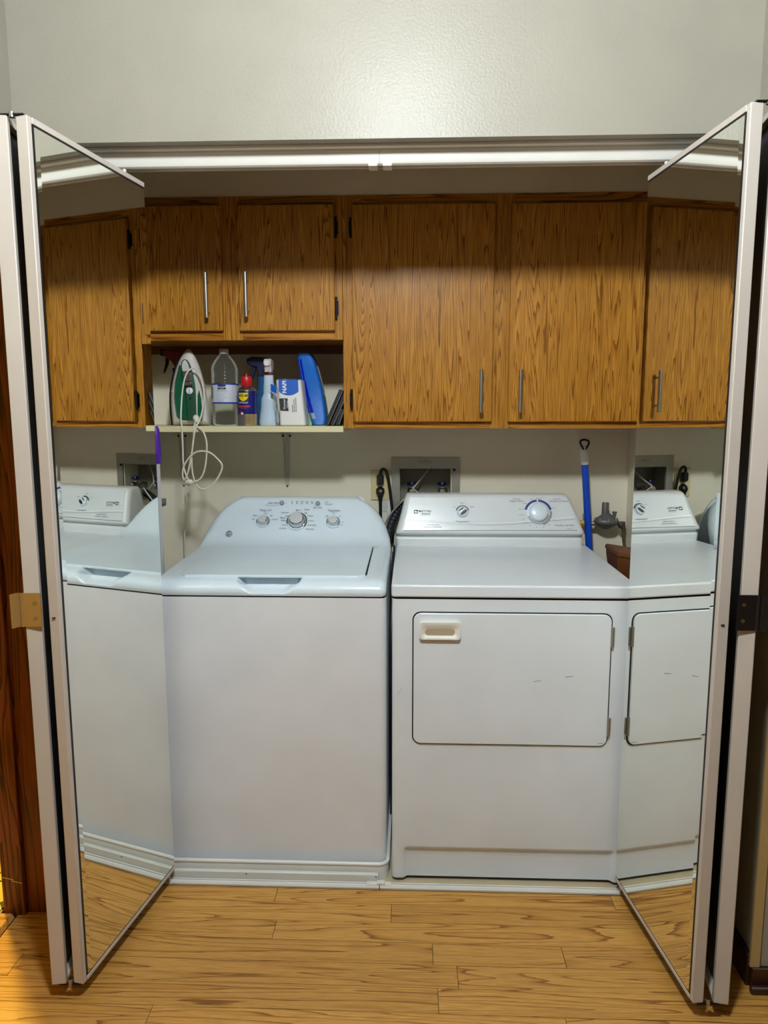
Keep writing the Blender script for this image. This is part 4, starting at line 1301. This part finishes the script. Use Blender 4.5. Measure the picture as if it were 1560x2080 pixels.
# gas regulator
rg_ = thing('gas_regulator', (.756, .70, .98), 'grey gas pressure regulator on the pipe beside the dryer', 'regulator', spot=(0.7804, 0.7904, 0.9658))
B().lathe([(.010, -.036), (.020, -.030), (.040, -.018), (.0455, -.012), (.0455, -.004), (.040, .002), (.026, .012), (.0145, .022)], (.757, .705, 1.000), seg=36, sy=.8).build('body', regm, rg_, smooth=45)
B().lathe([(.0130, .018), (.0125, .060), (.0110, .063)], (.752, .705, 1.000), seg=24).build('spring_tower', regm, rg_, smooth=40)
B().lathe([(.0065, .010), (.0065, .024), (.0085, .024), (.0085, .030)], (.785, .700, 1.000), seg=16).build('vent_plug', regm, rg_, smooth=40)
for k in range(8):
    a = 2 * PI * k / 8
    B().cyl((.757 + .041 * math.cos(a), .705 + .033 * math.sin(a), .987), (.757 + .041 * math.cos(a), .705 + .033 * math.sin(a), 1.006), .0032, 8).build('bolt', galv, rg_)
b = B().cyl((.800, .705, .984), (.822, .705, .984), .0095, 6).cyl((.818, .705, .992), (.821, .705, .962), .0085, 12).cyl((.805, .705, .978), (.812, .705, .978), .0125, 6)
b.build('fitting', mat('fitting_dark', (86, 80, 70), .4, .5), rg_, smooth=40)
B().tube([(.821, .705, .966), (.823, .705, .930), (.828, .700, .895), (.834, .690, .850), (.836, .68, .70)], .0058, 10, 6).build('gas_tube', mat('tube_brown', (96, 82, 54), .45, .3), rg_, smooth=60)
B().cyl((.652, .716, .984), (.720, .708, .984), .0085, 12).build('pipe', galv, rg_, smooth=40)
B().cyl((.656, .716, .984), (.684, .713, .984), .0118, 6).build('yellow_union', mat('union_yellow', (206, 160, 20), .45), rg_)
B().cyl((.676, .722, 1.008), (.704, .722, 1.008), .012, 8).build('shutoff_valve', galv, rg_)

# blue broom pole
bp_ = thing('broom_pole', (.790, .765, 0), 'blue pole with a white tip and hanging loop leaning beside the dryer', 'broom handle')
P0, P1 = Vector((.790, .765, .004)), Vector((.6865, .770, 1.1995))
ax = (P1 - P0).normalized()
B().cyl(P0, P1, .0130, 20).build('pole', blue_pole, bp_, smooth=40)
B().lathe([(.0142, 0), (.0150, .004), (.0165, .030), (.0158, .046), (.0135, .060), (.0105, .070)], P1 - ax * .002, ax, 24).build('tip', mat('tip_white', (236, 234, 228), .4), bp_, smooth=50)
q = P1 + ax * .062
lp = [(0, -.012), (-.010, .004), (-.0165, .018), (-.015, .026), (-.006, .0295), (.004, .029), (.0135, .024), (.0150, .016), (.0085, .002), (0, -.012)]
B().tube([(q.x + u, q.y - .010, q.z + v) for u, v in lp], .0040, 8, 4).build('hanging_loop', navy_dk, bp_, smooth=60)

# brown wooden moulded block
wk = thing('wooden_block', (.765, .60, .8), 'brown moulded wooden block standing in the corner beside the dryer', 'wooden block')
def ring_w(z, e):
    return [(x, y, z) for x, y in ((.742 - e, .52 - e), (.850, .52 - e), (.850, .66 + e), (.742 - e, .66 + e))]
for nm, lv_ in (('top_plate', ((.884, .010), (.896, .010), (.900, .006))), ('cove', ((.800, -.022), (.815, -.012), (.845, -.002), (.868, .004), (.8838, .006))), ('body', ((.0005, -.024), (.7998, -.024)))):
    b = B().loft([ring_w(z, e) for z, e in lv_])
    if nm != 'body':
        b.rot((.850, .58, .80), 'Y', math.radians(9))
    b.build(nm, wood_brown, wk, smooth=30)

# purple mop handle
mp_ = thing('mop_handle', (-.775, .30, 0), 'purple grip on a silver pole standing beside the washer', 'mop handle')
B().cyl((-.7685, .30, .004), (-.7685, .30, 1.236), .0085, 18).build('pole', mat('pole_silver', (206, 206, 208), .35, .3), mp_, smooth=40)
B().lathe([(.0110, 0), (.0135, .004), (.0130, .05), (.0125, .085), (.0105, .108), (.006, .118)], (-.7685, .30, 1.233), seg=20).build('grip', purple, mp_, smooth=50)
cl = thing('wall_clip', (-.915, .755, 1.05), 'small grey clip on the wall behind the silver mop pole', 'clip', spot=(-0.9474, 0.8473, 1.0382))
B().box(-.922, -.904, .7555, .7595, 1.040, 1.066).build('clip_plate', mat('clip_grey', (120, 122, 126), .5), cl, bevel=.001)
B().box(-.919, -.907, .740, .7553, 1.045, 1.061).build('clip_jaw', mat('clip_grey', (120, 122, 126), .5), cl, bevel=.002)

flush_texts()
for o, sp in SPOTS:
    o.location = sp
    o.scale = (CAM_SCALE, CAM_SCALE, CAM_SCALE)
